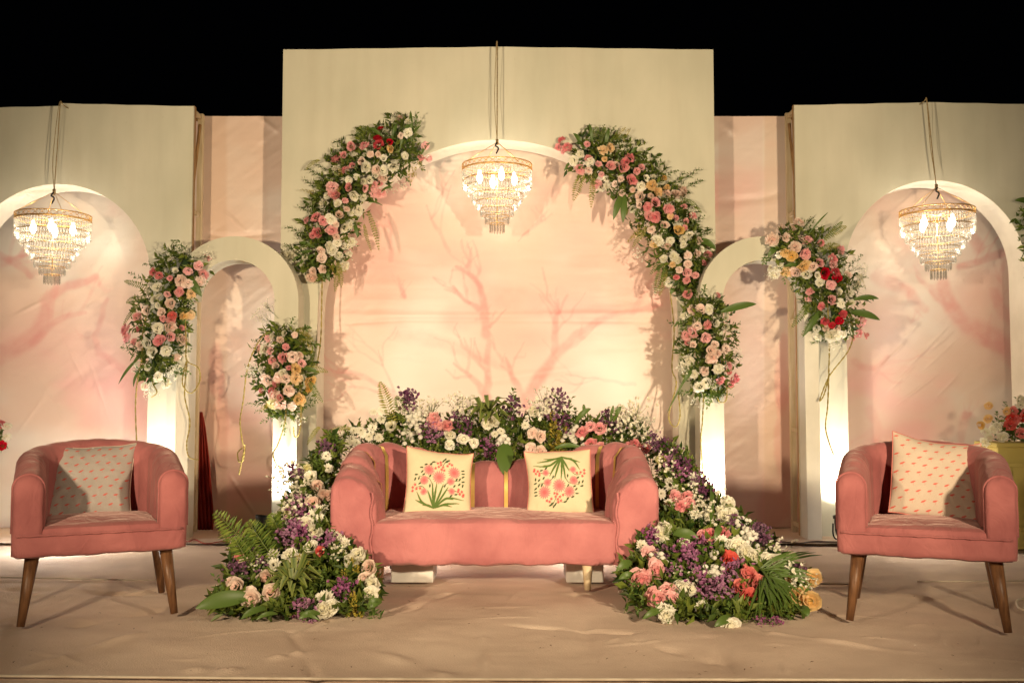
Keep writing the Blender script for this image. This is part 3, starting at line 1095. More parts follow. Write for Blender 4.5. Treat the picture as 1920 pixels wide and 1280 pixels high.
def foliage(parent, sampler, n, lmin, lmax, mat=None):
    m = MB()
    for _ in range(n):
        p, out = sampler()
        base = p - parent.location
        for k in range(random.choice((2, 3, 3))):
            d = (out + rvec() * 1.1).normalized()
            L = random.uniform(lmin, lmax)
            add_leaf(m, base + rvec() * L * .3, d, (out + rvec() * .6).normalized(), L, L * random.uniform(.3, .5), random.uniform(0, .3))
    o = m.build('foliage', mat or M_FOLI, parent)
    o['kind'] = 'stuff'
    return o


# ------------------------------------------------------------------ wall garlands
def spine_eval(spine, u, v):
    best = (1e9, 1, 0, 0)
    for i in range(len(spine) - 1):
        (ax, ay, aw), (bx, by, bw) = spine[i], spine[i + 1]
        dx, dy = bx - ax, by - ay
        t = max(0, min(1, ((u - ax) * dx + (v - ay) * dy) / (dx * dx + dy * dy)))
        px, py = ax + t * dx, ay + t * dy
        d = math.hypot(u - px, v - py)
        if d < best[0]:
            best = (d, aw + t * (bw - aw), u - px, v - py)
    return best


def zoomed(lst, ox, oy, sc):
    return [(ox + a / sc, oy + b / sc, c) for (a, b, c) in lst]


def garland(label, spine, Y0, flowers, dmax=0.13, nleaf=330, fr=(), bl=(), vines=(), sprigs=(), plumes=(), size=0.036, gyp=()):
    mid = spine[len(spine) // 2]
    t = thing('flower_garland', label, 'flower garland', P(mid[0], mid[1], Y0), 0, 'flower garlands on the arches')
    def depth(u, v):
        d, hw, ox, oy = spine_eval(spine, u, v)
        e = min(1.0, d / (hw * 1.12))
        return max(0.035, dmax * math.sqrt(1 - e * e)), e, ox / (hw + 1e-6), oy / (hw + 1e-6)
    # dark foam core along the spine, added to block light behind the blooms
    m = MB()
    core = catmull([P(u, v, Y0 - 0.03) - t.location for (u, v, w) in spine], 5)
    kk = Y0 / FPX
    m.tube(core, 0.03, 7)
    m.build('added_foam_core', M_FOAM, t, True)
    seg = [math.hypot(spine[i + 1][0] - spine[i][0], spine[i + 1][1] - spine[i][1]) for i in range(len(spine) - 1)]
    tot = sum(seg)

    def sample():
        r = random.uniform(-0.02, 1.02) * tot
        i = 0
        while i < len(seg) - 1 and r > seg[i]:
            r -= seg[i]
            i += 1
        f = r / seg[i]
        (ax, ay, aw), (bx, by, bw) = spine[i], spine[i + 1]
        w = aw + f * (bw - aw)
        tx, ty = (bx - ax) / seg[i], (by - ay) / seg[i]
        e = random.uniform(-1, 1)
        e = math.copysign(abs(e) ** 0.8, e) * (1.32 if random.random() < .3 else 1.0)
        u, v = ax + f * (bx - ax) - ty * e * w, ay + f * (by - ay) + tx * e * w
        d, ee, ox, oy = depth(u, v)
        p = P(u, v, Y0 - d * random.uniform(.15, .82) - .01)
        return p, Vector((ox * .9, -0.75, -oy * .9))
    foliage(t, sample, int(nleaf * 1.35), 0.030, 0.068)
    for (u, v, c) in flowers:
        d, e, ox, oy = depth(u, v)
        p = P(u, v, Y0 - d - 0.012)
        nr = Vector((ox * .8, -1, -oy * .8 + .05)) + rvec() * .6
        kind = 'carn' if random.random() < .72 else 'rose'
        bloom(kind, t, p, nr, size * random.uniform(.66, 1.22), c)
    for (u, v) in sprigs:
        d, e, ox, oy = depth(u, v)
        bloom('sprig', t, P(u, v, Y0 - d * .5 - .01), Vector((ox, -.45, -oy)) + rvec() * .3, random.uniform(.09, .13))
    for (u, v) in plumes:
        d, e, ox, oy = depth(u, v)
        bloom('plume', t, P(u, v, Y0 - d * .7 - .01), Vector((ox * .6, -.5, -oy - .3)) + rvec() * .3, random.uniform(.10, .14))
    for (u, v) in gyp:
        d, e, ox, oy = depth(u, v)
        bloom('gyp', t, P(u, v, Y0 - d * .6 - .01), Vector((ox, -.6, -oy)) + rvec() * .3, random.uniform(.08, .12), 'W')
    for f in fr:
        u0, v0, u1, v1, w = f[:5]
        frond(t, P(u0, v0, Y0 - .07), P(u1, v1, Y0 - .09), w, (random.uniform(-.02, .02), -.05, .02), M_FERNY if len(f) > 5 else M_FERN)
    for (u0, v0, u1, v1, w) in bl:
        blade(t, P(u0, v0, Y0 - .08), P(u1, v1, Y0 - .10), w, (0, -.04, .02))
    for vv in vines:
        vine(t, vv, Y0 - 0.07)
    return t


G1 = zoomed([(1190, 285, 'R'), (1155, 410, 'R'), (1160, 490, 'R'), (1305, 455, 'R'), (1315, 545, 'Y'), (995, 510, 'K'), (1060, 615, 'B'), (1165, 610, 'B'), (1225, 660, 'W'), (940, 700, 'B'), (1000, 775, 'W'), (810, 515, 'K'), (710, 625, 'K'), (620, 690, 'K'), (825, 755, 'K'), (740, 815, 'K'), (625, 810, 'W'), (1560, 195, 'W'), (1430, 165, 'B'), (1455, 370, 'B'), (1535, 335, 'W'), (1760, 500, 'P'), (1500, 630, 'W'), (1710, 650, 'P'), (1810, 655, 'P'), (1355, 770, 'W'), (1130, 810, 'B'), (1220, 820, 'W'), (1120, 880, 'W'), (1200, 910, 'B'), (880, 900, 'W'), (780, 940, 'W'), (970, 960, 'W'), (570, 1035, 'P'), (775, 1035, 'P'), (1100, 1010, 'P'), (990, 1050, 'P'), (1110, 1110, 'P'), (1200, 1110, 'P'), (1180, 980, 'P'), (850, 1145, 'W'), (965, 1165, 'W'), (620, 1150, 'P'), (570, 1130, 'P'), (500, 1140, 'W'), (735, 1210, 'P'), (640, 1220, 'W'), (1050, 940, 'W')], 540, 200, 6.857)
G1 += zoomed([(500, 140, 'W'), (655, 145, 'W'), (770, 205, 'B'), (820, 250, 'W'), (900, 210, 'W'), (675, 275, 'B'), (580, 320, 'W'), (295, 340, 'K'), (405, 305, 'K'), (490, 345, 'K'), (640, 390, 'B'), (590, 465, 'P'), (810, 400, 'W'), (740, 430, 'W'), (430, 485, 'K'), (360, 520, 'K'), (640, 540, 'B'), (560, 650, 'W'), (650, 610, 'W'), (730, 660, 'W'), (460, 700, 'B'), (470, 790, 'B'), (670, 760, 'W'), (790, 740, 'W'), (820, 600, 'W'), (80, 755, 'W'), (150, 760, 'W'), (270, 790, 'W'), (230, 850, 'W'), (480, 920, 'B'), (360, 950, 'B'), (350, 1025, 'B'), (690, 850, 'W'), (740, 890, 'W'), (590, 700, 'W')], 530, 360, 6.4)
SP1 = [(772, 258, 34), (735, 272, 44), (690, 298, 46), (655, 340, 44), (632, 380, 42), (615, 430, 38), (600, 475, 40), (592, 512, 24)]
garland('long white and pink flower garland with four red blooms, left of the centre chandelier', SP1, YC, G1, 0.14, 620,
        fr=[(705, 255, 672, 238, .03), (690, 395, 711, 472, .026, 1), (683, 420, 697, 472, .018, 1), (640, 500, 628, 548, .03, 1), (632, 490, 640, 540, .03, 1), (595, 455, 552, 475, .02), (600, 300, 572, 320, .02, 1), (772, 270, 790, 226, .03), (690, 270, 668, 244, .03)],
        bl=[(772, 265, 770, 208, .03), (750, 280, 772, 222, .035), (760, 270, 790, 235, .02), (735, 265, 745, 232, .03), (665, 420, 671, 445, .03), (585, 470, 548, 490, .035), (590, 478, 555, 500, .03), (720, 260, 690, 240, .03), (790, 290, 806, 268, .025), (598, 500, 610, 528, .03), (612, 505, 618, 528, .03), (690, 380, 718, 386, .012), (590, 465, 560, 455, .03), (715, 360, 736, 352, .02)],
        vines=[[(604, 520), (603, 580), (601, 640), (594, 686)]],
        sprigs=[(600, 330), (590, 350), (612, 318), (640, 300), (580, 395), (600, 400), (720, 262), (780, 240), (785, 300), (560, 470), (570, 440), (590, 500), (745, 320), (650, 290)],
        plumes=[(640, 330), (635, 350), (590, 362), (775, 310), (785, 300), (770, 320), (620, 495), (632, 500)], gyp=[(730, 340), (745, 335), (560, 480), (575, 485), (640, 470)])

G2 = zoomed([(150, 280, 'K'), (110, 360, 'K'), (220, 370, 'K'), (180, 410, 'K'), (455, 325, 'K'), (375, 435, 'W'), (470, 490, 'P'), (645, 395, 'Y'), (730, 365, 'Y'), (665, 505, 'Y'), (590, 560, 'P'), (290, 520, 'W'), (490, 540, 'W'), (365, 620, 'P'), (475, 625, 'B'), (735, 585, 'P'), (800, 565, 'B'), (965, 495, 'K'), (915, 540, 'K'), (890, 595, 'P'), (1110, 595, 'K'), (1050, 645, 'P'), (985, 750, 'K'), (625, 685, 'P'), (690, 735, 'W'), (570, 800, 'P'), (620, 840, 'W'), (690, 815, 'W'), (785, 800, 'B'), (860, 745, 'B'), (870, 905, 'B'), (1000, 870, 'B'), (1100, 825, 'W'), (1160, 730, 'W'), (1240, 720, 'W'), (1300, 610, 'W'), (1230, 820, 'Y'), (1380, 735, 'Y'), (1410, 845, 'Y'), (1310, 905, 'Y'), (1410, 925, 'B'), (1220, 945, 'B'), (1520, 930, 'B'), (1590, 890, 'B'), (1090, 950, 'B')], 1030, 220, 6.4)
G2 += zoomed([(120, 160, 'B'), (45, 200, 'W'), (215, 180, 'K'), (315, 130, 'K'), (240, 290, 'P'), (320, 300, 'K'), (475, 205, 'K'), (655, 180, 'K'), (490, 290, 'Y'), (560, 310, 'K'), (755, 290, 'K'), (670, 430, 'K'), (680, 350, 'P'), (590, 460, 'Y'), (425, 395, 'B'), (260, 450, 'B'), (340, 580, 'W'), (490, 590, 'W'), (465, 650, 'B'), (655, 565, 'W'), (720, 510, 'W'), (650, 645, 'W'), (830, 580, 'B'), (700, 755, 'B'), (805, 735, 'B'), (870, 690, 'W'), (940, 750, 'K'), (890, 850, 'K'), (535, 770, 'W'), (580, 820, 'W'), (520, 870, 'Y'), (700, 865, 'B'), (600, 935, 'B'), (700, 970, 'P'), (790, 1000, 'P'), (565, 1020, 'K'), (690, 1060, 'P'), (480, 1080, 'W'), (410, 800, 'W'), (300, 630, 'Y'), (700, 1225, 'P')], 1180, 360, 6.4)
SP2 = [(1085, 285, 36), (1130, 300, 42), (1180, 325, 44), (1215, 355, 42), (1240, 395, 46), (1262, 440, 46), (1280, 480, 42), (1292, 520, 30), (1298, 548, 16)]
garland('long pink and apricot flower garland right of the centre chandelier', SP2, YC, G2, 0.14, 640,
        fr=[(1095, 320, 1075, 378, .045, 1), (1112, 325, 1108, 392, .03, 1), (1140, 265, 1178, 257, .03), (1215, 425, 1185, 465, .03, 1), (1250, 480, 1218, 515, .035), (1245, 490, 1228, 552, .04), (1250, 505, 1236, 556, .03, 1), (1280, 372, 1316, 400, .022), (1105, 270, 1120, 238, .035), (1125, 270, 1135, 238, .03)],
        bl=[(1165, 365, 1150, 412, .05), (1170, 365, 1168, 418, .05), (1095, 280, 1075, 250, .035), (1110, 270, 1105, 232, .025), (1180, 295, 1196, 276, .025), (1310, 450, 1342, 468, .05), (1275, 535, 1284, 558, .03), (1262, 540, 1258, 552, .03), (1135, 275, 1142, 240, .03), (1070, 305, 1058, 322, .02)],
        vines=[[(1257, 548), (1264, 620), (1260, 690), (1268, 720), (1254, 780), (1266, 800), (1275, 780), (1272, 735)]],
        sprigs=[(1225, 325), (1240, 335), (1265, 345), (1288, 335), (1290, 350), (1120, 262), (1140, 262), (1175, 290), (1310, 440), (1300, 420), (1300, 460), (1250, 440), (1200, 390), (1080, 300), (1295, 540)],
        plumes=[(1195, 435), (1200, 420), (1150, 262), (1235, 440), (1165, 265)], gyp=[(1235, 440), (1250, 540), (1215, 470), (1280, 400)])

G3 = zoomed([(550, 110, 'K'), (320, 240, 'B'), (400, 240, 'B'), (475, 235, 'W'), (260, 290, 'W'), (460, 375, 'P'), (535, 360, 'W'), (360, 385, 'B'), (330, 440, 'P'), (620, 390, 'W'), (445, 490, 'P'), (270, 470, 'P'), (280, 530, 'P'), (330, 550, 'B'), (525, 550, 'B'), (490, 600, 'B'), (540, 630, 'B'), (470, 690, 'B'), (500, 670, 'B'), (620, 590, 'B'), (300, 690, 'W'), (640, 740, 'P'), (650, 790, 'K'), (690, 850, 'K'), (570, 870, 'P'), (660, 900, 'P'), (555, 765, 'W'), (430, 780, 'B'), (340, 810, 'W'), (390, 930, 'W'), (610, 290, 'W'), (450, 890, 'W'), (260, 740, 'W')], 1230, 530, 4.74)
SP3 = [(1318, 566, 26), (1322, 600, 38), (1325, 640, 40), (1330, 680, 40), (1330, 715, 36), (1328, 738, 20)]
garland('drooping blush flower bunch with one long blade leaf, on the right small arch leg', SP3, YA, G3, 0.12, 330,
        fr=[(1300, 680, 1276, 728, .02)], bl=[(1352, 585, 1418, 570, .055), (1300, 690, 1280, 720, .03), (1298, 685, 1250, 775, .014)],
        vines=[[(1318, 690), (1319, 740), (1317, 790), (1314, 830), (1320, 900), (1321, 905)], [(1352, 650), (1355, 700), (1363, 730), (1360, 752), (1348, 752), (1346, 738)]],
        sprigs=[(1290, 605), (1312, 560), (1318, 552), (1360, 640), (1365, 655), (1345, 740), (1330, 742), (1300, 735), (1282, 608), (1292, 660), (1365, 610)], gyp=[(1300, 660), (1335, 720), (1290, 690), (1310, 745), (1365, 620), (1370, 670)], size=0.0375)

G4 = zoomed([(740, 150, 'P'), (670, 210, 'P'), (580, 255, 'P'), (705, 290, 'P'), (480, 250, 'W'), (345, 295, 'K'), (305, 270, 'K'), (435, 315, 'K'), (525, 335, 'B'), (580, 365, 'B'), (330, 390, 'W'), (265, 430, 'W'), (415, 445, 'P'), (515, 430, 'P'), (440, 525, 'B'), (310, 490, 'W'), (345, 470, 'W'), (335, 535, 'W'), (365, 600, 'B'), (375, 650, 'P'), (445, 660, 'P'), (455, 625, 'C'), (435, 715, 'B'), (330, 730, 'W'), (185, 735, 'K'), (170, 640, 'P'), (245, 580, 'B'), (530, 725, 'P'), (70, 745, 'K'), (85, 815, 'K'), (150, 845, 'P'), (440, 800, 'P'), (345, 830, 'K'), (245, 855, 'W'), (290, 930, 'W'), (400, 910, 'W'), (190, 860, 'B'), (545, 630, 'Y'), (600, 615, 'Y'), (680, 340, 'B'), (610, 440, 'Y'), (440, 160, 'W'), (170, 1030, 'W'), (250, 1050, 'W'), (430, 1080, 'W'), (480, 970, 'B'), (530, 820, 'B'), (230, 1210, 'W'), (400, 1180, 'W'), (330, 1130, 'W')], 220, 450, 4.41)
SP4 = [(352, 486, 32), (335, 520, 40), (315, 560, 44), (302, 600, 40), (298, 640, 36), (292, 680, 32), (290, 708, 16)]
garland('leafy pink and white flower garland behind the left armchair, trailing a looped vine', SP4, YS - 0.16, G4, 0.12, 430,
        fr=[(285, 545, 232, 527, .03), (275, 560, 236, 568, .035), (262, 568, 230, 610, .022)], bl=[(352, 520, 378, 556, .06), (262, 670, 222, 720, .022), (262, 695, 250, 725, .02)],
        vines=[[(346, 580), (349, 640), (350, 675), (372, 690), (374, 715), (358, 737), (342, 720), (346, 690), (350, 680), (346, 740), (356, 790), (350, 830), (354, 856), (372, 862)],
               [(280, 572), (268, 620), (266, 670), (258, 710), (254, 760), (256, 832)], [(292, 690), (286, 715), (294, 735), (284, 745)]],
        sprigs=[(340, 475), (350, 470), (330, 480), (310, 490), (365, 490), (300, 500), (255, 660), (262, 650), (335, 660), (330, 690), (275, 530), (345, 560), (335, 600), (320, 700), (280, 690)], gyp=[(300, 705), (270, 690), (320, 690), (285, 720), (350, 560), (372, 485)], size=0.0375)

G5 = zoomed([(400, 210, 'W'), (370, 265, 'B'), (475, 225, 'B'), (280, 250, 'P'), (315, 235, 'W'), (410, 310, 'K'), (235, 330, 'P'), (300, 340, 'P'), (260, 330, 'W'), (310, 410, 'P'), (335, 450, 'B'), (390, 390, 'P'), (465, 380, 'B'), (515, 370, 'B'), (525, 430, 'P'), (435, 465, 'K'), (480, 470, 'Y'), (235, 475, 'W'), (485, 535, 'Y'), (410, 545, 'B'), (580, 555, 'Y'), (345, 575, 'P'), (270, 550, 'B'), (235, 630, 'P'), (315, 635, 'K'), (365, 680, 'P'), (435, 630, 'B'), (575, 620, 'Y'), (375, 720, 'B'), (330, 660, 'B'), (455, 745, 'B'), (320, 725, 'L'), (510, 690, 'Y'), (360, 530, 'B'), (390, 500, 'W')], 430, 570, 3.88)
SP5 = [(545, 622, 34), (535, 650, 42), (530, 685, 44), (532, 720, 42), (530, 750, 34), (530, 775, 18)]
garland('compact pink and apricot flower bunch on the left small arch leg', SP5, YA, G5, 0.12, 350,
        fr=[(568, 690, 616, 698, .03, 1), (580, 715, 606, 755, .03), (560, 630, 590, 640, .035, 1), (555, 625, 585, 620, .035, 1)], bl=[(565, 690, 600, 700, .03)],
        vines=[[(525, 620), (505, 620), (482, 645), (464, 690), (456, 750), (450, 790), (455, 830), (459, 835), (446, 848), (448, 865), (456, 862), (459, 838), (452, 870), (448, 890)],
               [(525, 660), (527, 720), (536, 770), (532, 800), (520, 835), (512, 850), (518, 870), (527, 876)], [(562, 690), (564, 740), (564, 790), (560, 815), (552, 818), (550, 800)]],
        sprigs=[(545, 612), (565, 615), (575, 635), (485, 690), (490, 700), (515, 780), (530, 785), (545, 780), (570, 760), (575, 750), (500, 770), (500, 640), (490, 760)], plumes=[(570, 625), (578, 640), (510, 755)], gyp=[(510, 605), (500, 600), (492, 692), (550, 780), (485, 690), (515, 590)], size=0.0375)

G6 = zoomed([(335, 135, 'B'), (175, 180, 'B'), (270, 185, 'B'), (210, 270, 'B'), (85, 290, 'B'), (350, 285, 'B'), (410, 300, 'P'), (535, 325, 'K'), (300, 365, 'B'), (395, 420, 'P'), (205, 410, 'Y'), (270, 440, 'Y'), (155, 430, 'W'), (530, 505, 'P'), (710, 390, 'K'), (640, 465, 'K'), (650, 520, 'P'), (380, 540, 'Y'), (465, 545, 'B'), (240, 580, 'Y'), (180, 590, 'Y'), (300, 590, 'B'), (405, 605, 'W'), (505, 620, 'W'), (575, 595, 'R'), (665, 600, 'R'), (570, 640, 'R'), (685, 655, 'R'), (630, 705, 'P'), (530, 690, 'W'), (440, 765, 'P'), (430, 830, 'P'), (635, 845, 'P'), (540, 905, 'K'), (700, 780, 'W'), (790, 780, 'W'), (720, 880, 'W'), (820, 870, 'W'), (740, 980, 'R'), (710, 1040, 'R'), (575, 1040, 'R'), (640, 1080, 'R'), (585, 1110, 'B'), (690, 1110, 'B'), (500, 1110, 'W'), (690, 1170, 'W'), (640, 1180, 'W'), (740, 1170, 'W'), (515, 1190, 'W'), (900, 1050, 'P'), (880, 1150, 'P'), (950, 1175, 'P'), (830, 1200, 'P'), (860, 710, 'W'), (890, 640, 'W'), (90, 560, 'W'), (110, 600, 'W'), (160, 520, 'W'), (780, 620, 'B')], 1430, 390, 4.92)
SP6 = [(1462, 455, 26), (1490, 465, 38), (1525, 485, 46), (1550, 520, 44), (1562, 560, 40), (1568, 600, 38), (1570, 628, 20)]
garland('pink, yellow and red flower garland with long leaves, behind the right armchair', SP6, YS - 0.16, G6, 0.12, 460,
        fr=[(1540, 455, 1580, 415, .03), (1545, 450, 1588, 424, .035, 1), (1530, 470, 1575, 460, .035, 1), (1520, 570, 1484, 615, .035), (1535, 590, 1502, 630, .035)], bl=[(1600, 562, 1648, 560, .04), (1592, 585, 1650, 600, .055), (1515, 440, 1553, 398, .012), (1540, 580, 1505, 632, .04), (1455, 465, 1440, 482, .04), (1500, 500, 1470, 500, .03)],
        vines=[[(1552, 570), (1555, 640), (1554, 700), (1552, 760), (1548, 800), (1555, 830), (1563, 852)], [(1590, 585), (1600, 620), (1592, 655), (1562, 695), (1550, 715), (1537, 750), (1545, 740), (1556, 700)]],
        sprigs=[(1505, 430), (1512, 435), (1440, 475), (1445, 480), (1590, 500), (1600, 530), (1605, 560), (1590, 540), (1575, 630), (1580, 615), (1500, 530), (1470, 500), (1545, 635)], gyp=[(1605, 520), (1595, 545), (1580, 625), (1450, 505), (1590, 510), (1565, 640)], size=0.0375)

# leaves of a further garland at the right picture edge
SP7 = [(1925, 390, 14), (1945, 440, 30), (1960, 500, 30), (1965, 560, 24)]
garland('garland edge with one dark leaf cut off by the right photo edge', SP7, YS - 0.02, [(1950, 420, 'W'), (1960, 460, 'P'), (1942, 480, 'B'), (1965, 520, 'W'), (1950, 540, 'P')], 0.1, 90, bl=[(1935, 385, 1903, 376, .05), (1935, 440, 1912, 490, .012)])


# ------------------------------------------------------------------ seating
def tub_wall(W, D, rc, th, z0, hfun, ns, puff=0.0, seams=(), arm_round=0.04, wrinkle=0.004, seed=1, top_round=None, extra=None, topq=0.8):
    """a U of padded wall: left arm, back, right arm. returns mesh builder, path functions"""
    hw, hd = W / 2 - th / 2, D / 2 - th / 2
    Ls = (2 * hd - rc) + 0.0
    Lc = math.pi / 2 * rc
    Lb = 2 * hw - 2 * rc
    # straight arm from y=-D/2 (front) to hd-rc
    La = (hd - rc) + D / 2
    T = 2 * La + 2 * Lc + Lb

    def at(s):
        s = max(0, min(T, s))
        if s <= La:
            return Vector((-hw, -D / 2 + s, 0)), Vector((-1, 0, 0))
        s -= La
        if s <= Lc:
            a = s / rc
            return Vector((-hw + rc - rc * math.cos(a), hd - rc + rc * math.sin(a), 0)), Vector((-math.cos(a), math.sin(a), 0))
        s -= Lc
        if s <= Lb:
            return Vector((-hw + rc + s, hd, 0)), Vector((0, 1, 0))
        s -= Lb
        if s <= Lc:
            a = s / rc
            return Vector((hw - rc + rc * math.sin(a), hd - rc + rc * math.cos(a), 0)), Vector((math.sin(a), math.cos(a), 0))
        s -= Lc
        return Vector((hw, hd - rc - s, 0)), Vector((1, 0, 0))

    def pf(s):
        if not seams:
            return 0.0
        k = 0
        for i in range(len(seams) - 1):
            if seams[i] <= s <= seams[i + 1]:
                f = (s - seams[i]) / (seams[i + 1] - seams[i])
                return puff * (abs(math.sin(math.pi * f)) ** 0.55)
        return 0.0
    rings = []
    S = [0.0, 0.004, 0.014, 0.03] + list(np.linspace(0.05, T - 0.05, ns)) + [T - 0.03, T - 0.014, T - 0.004, T]
    na, nt_ = 10, 10
    for s in S:
        p, nrm = at(s)
        e = min(s, T - s)
        inset = arm_round * (1 - math.sqrt(max(0, 1 - (1 - min(1, e / 0.03)) ** 2)))
        h = hfun(s / T) - inset
        t2 = th / 2 - inset * .6
        q = pf(s)
        ex = extra(abs(s / T - .5) * 2) if extra else 0.0
        ring = []
        tr = t2 if top_round is None else min(t2, top_round)
        for i in range(na):
            z = z0 + (h - tr - z0) * i / (na - 1)
            ring.append((t2, z))
        for i in range(1, nt_):
            a = math.pi * i / nt_
            co = math.cos(a)
            ring.append((t2 * co - (ex * -co if co < 0 else 0), h - tr + (tr + q * topq) * math.sin(a) - (ex * .75 * co * co if co < 0 else 0)))
        for i in range(na):
            z = h - tr - ex * .75 - (h - tr - ex * .75 - z0) * i / (na - 1)
            ring.append((-t2 - ex - q * (0.5 + .5 * math.sin(math.pi * (1 - i / na))), z))
        rings.append([p + nrm * o + Vector((0, 0, z)) for (o, z) in ring])
    m = MB()
    n = len(rings[0])
    vv, ff = [], []
    for r in rings:
        vv += r
    A = np.array([tuple(v) for v in vv])
    w = fbm(A[:, 0] * 6 + A[:, 1] * 4, A[:, 2] * 9, seed, 3) * wrinkle
    cen = np.repeat(np.array([tuple(at(s)[0]) for s in S]), n, 0)
    dirn = A - cen
    dirn[:, 2] = 0
    A += dirn / (np.linalg.norm(dirn, axis=1, keepdims=True) + 1e-6) * w[:, None]
    for i in range(len(rings) - 1):
        for k in range(n - 1):
            ff.append((i * n + k, i * n + k + 1, (i + 1) * n + k + 1, (i + 1) * n + k))
        ff.append((i * n + n - 1, i * n, (i + 1) * n, (i + 1) * n + n - 1))
    o2 = (len(rings) - 1) * n
    for k in range(n // 2):
        a, b, c, d = k, k + 1, n - 2 - k, n - 1 - k
        if b == c:
            ff += [(d, b, a), (o2 + a, o2 + b, o2 + d)]
        else:
            ff += [(d, c, b, a), (o2 + a, o2 + b, o2 + c, o2 + d)]
    m.add([tuple(p) for p in A], [tuple(reversed(f)) for f in ff])
    m.rings = [[tuple(q) for q in A[i * n:(i + 1) * n]] for i in range(len(rings))]
    return m, at, T, pf


def soft_block(x0, x1, y0, y1, z0, z1, r, nx=40, ny=14, nz=8, crown=0.0, wrinkle=0.003, seed=3, hem=0.0):
    """a rounded upholstered block made of six grids, with slight wrinkles"""
    m = MB()
    c = Vector(((x0 + x1) / 2, (y0 + y1) / 2, (z0 + z1) / 2))
    hx, hy, hz = (x1 - x0) / 2, (y1 - y0) / 2, (z1 - z0) / 2

    def rnd(x, y, z):
        ix, iy, iz = max(-hx + r, min(hx - r, x)), max(-hy + r, min(hy - r, y)), max(-hz + r, min(hz - r, z))
        d = Vector((x - ix, y - iy, z - iz))
        q = Vector((ix, iy, iz)) + (d.normalized() * r if d.length > 1e-9 else d)
        if q.z > 0:
            q.z += crown * (1 - (q.x / hx) ** 2) * (1 - (q.y / hy) ** 2) * (q.z / hz)
        if hem and q.z < -hz * .8:
            q.z += hem * math.sin(q.x * 23) + hem * .6 * math.sin(q.x * 57 + 1)
        w = float(fbm(np.array([(q.x + q.y * .7) * 5.0]), np.array([(q.z + q.y) * 6.0]), seed, 3)[0]) * wrinkle
        if abs(x) >= hx - 1e-6:
            q.x += w
        elif abs(y) >= hy - 1e-6:
            q.y += w
        else:
            q.z += w
        return q + c
    def face(f, a, b):
        vv = [rnd(*f(-1 + 2 * i / a, -1 + 2 * j / b)) for j in range(b + 1) for i in range(a + 1)]
        ff = [(j * (a + 1) + i, j * (a + 1) + i + 1, (j + 1) * (a + 1) + i + 1, (j + 1) * (a + 1) + i) for j in range(b) for i in range(a)]
        m.add(vv, ff)
    face(lambda s, t: (s * hx, -hy, t * hz), nx, nz)
    face(lambda s, t: (-s * hx, hy, t * hz), nx, nz)
    face(lambda s, t: (s * hx, t * hy, hz), nx, ny)
    face(lambda s, t: (s * hx, -t * hy, -hz), nx, ny)
    face(lambda s, t: (hx, s * hy, t * hz), ny, nz)
    face(lambda s, t: (-hx, -s * hy, t * hz), ny, nz)
    return m


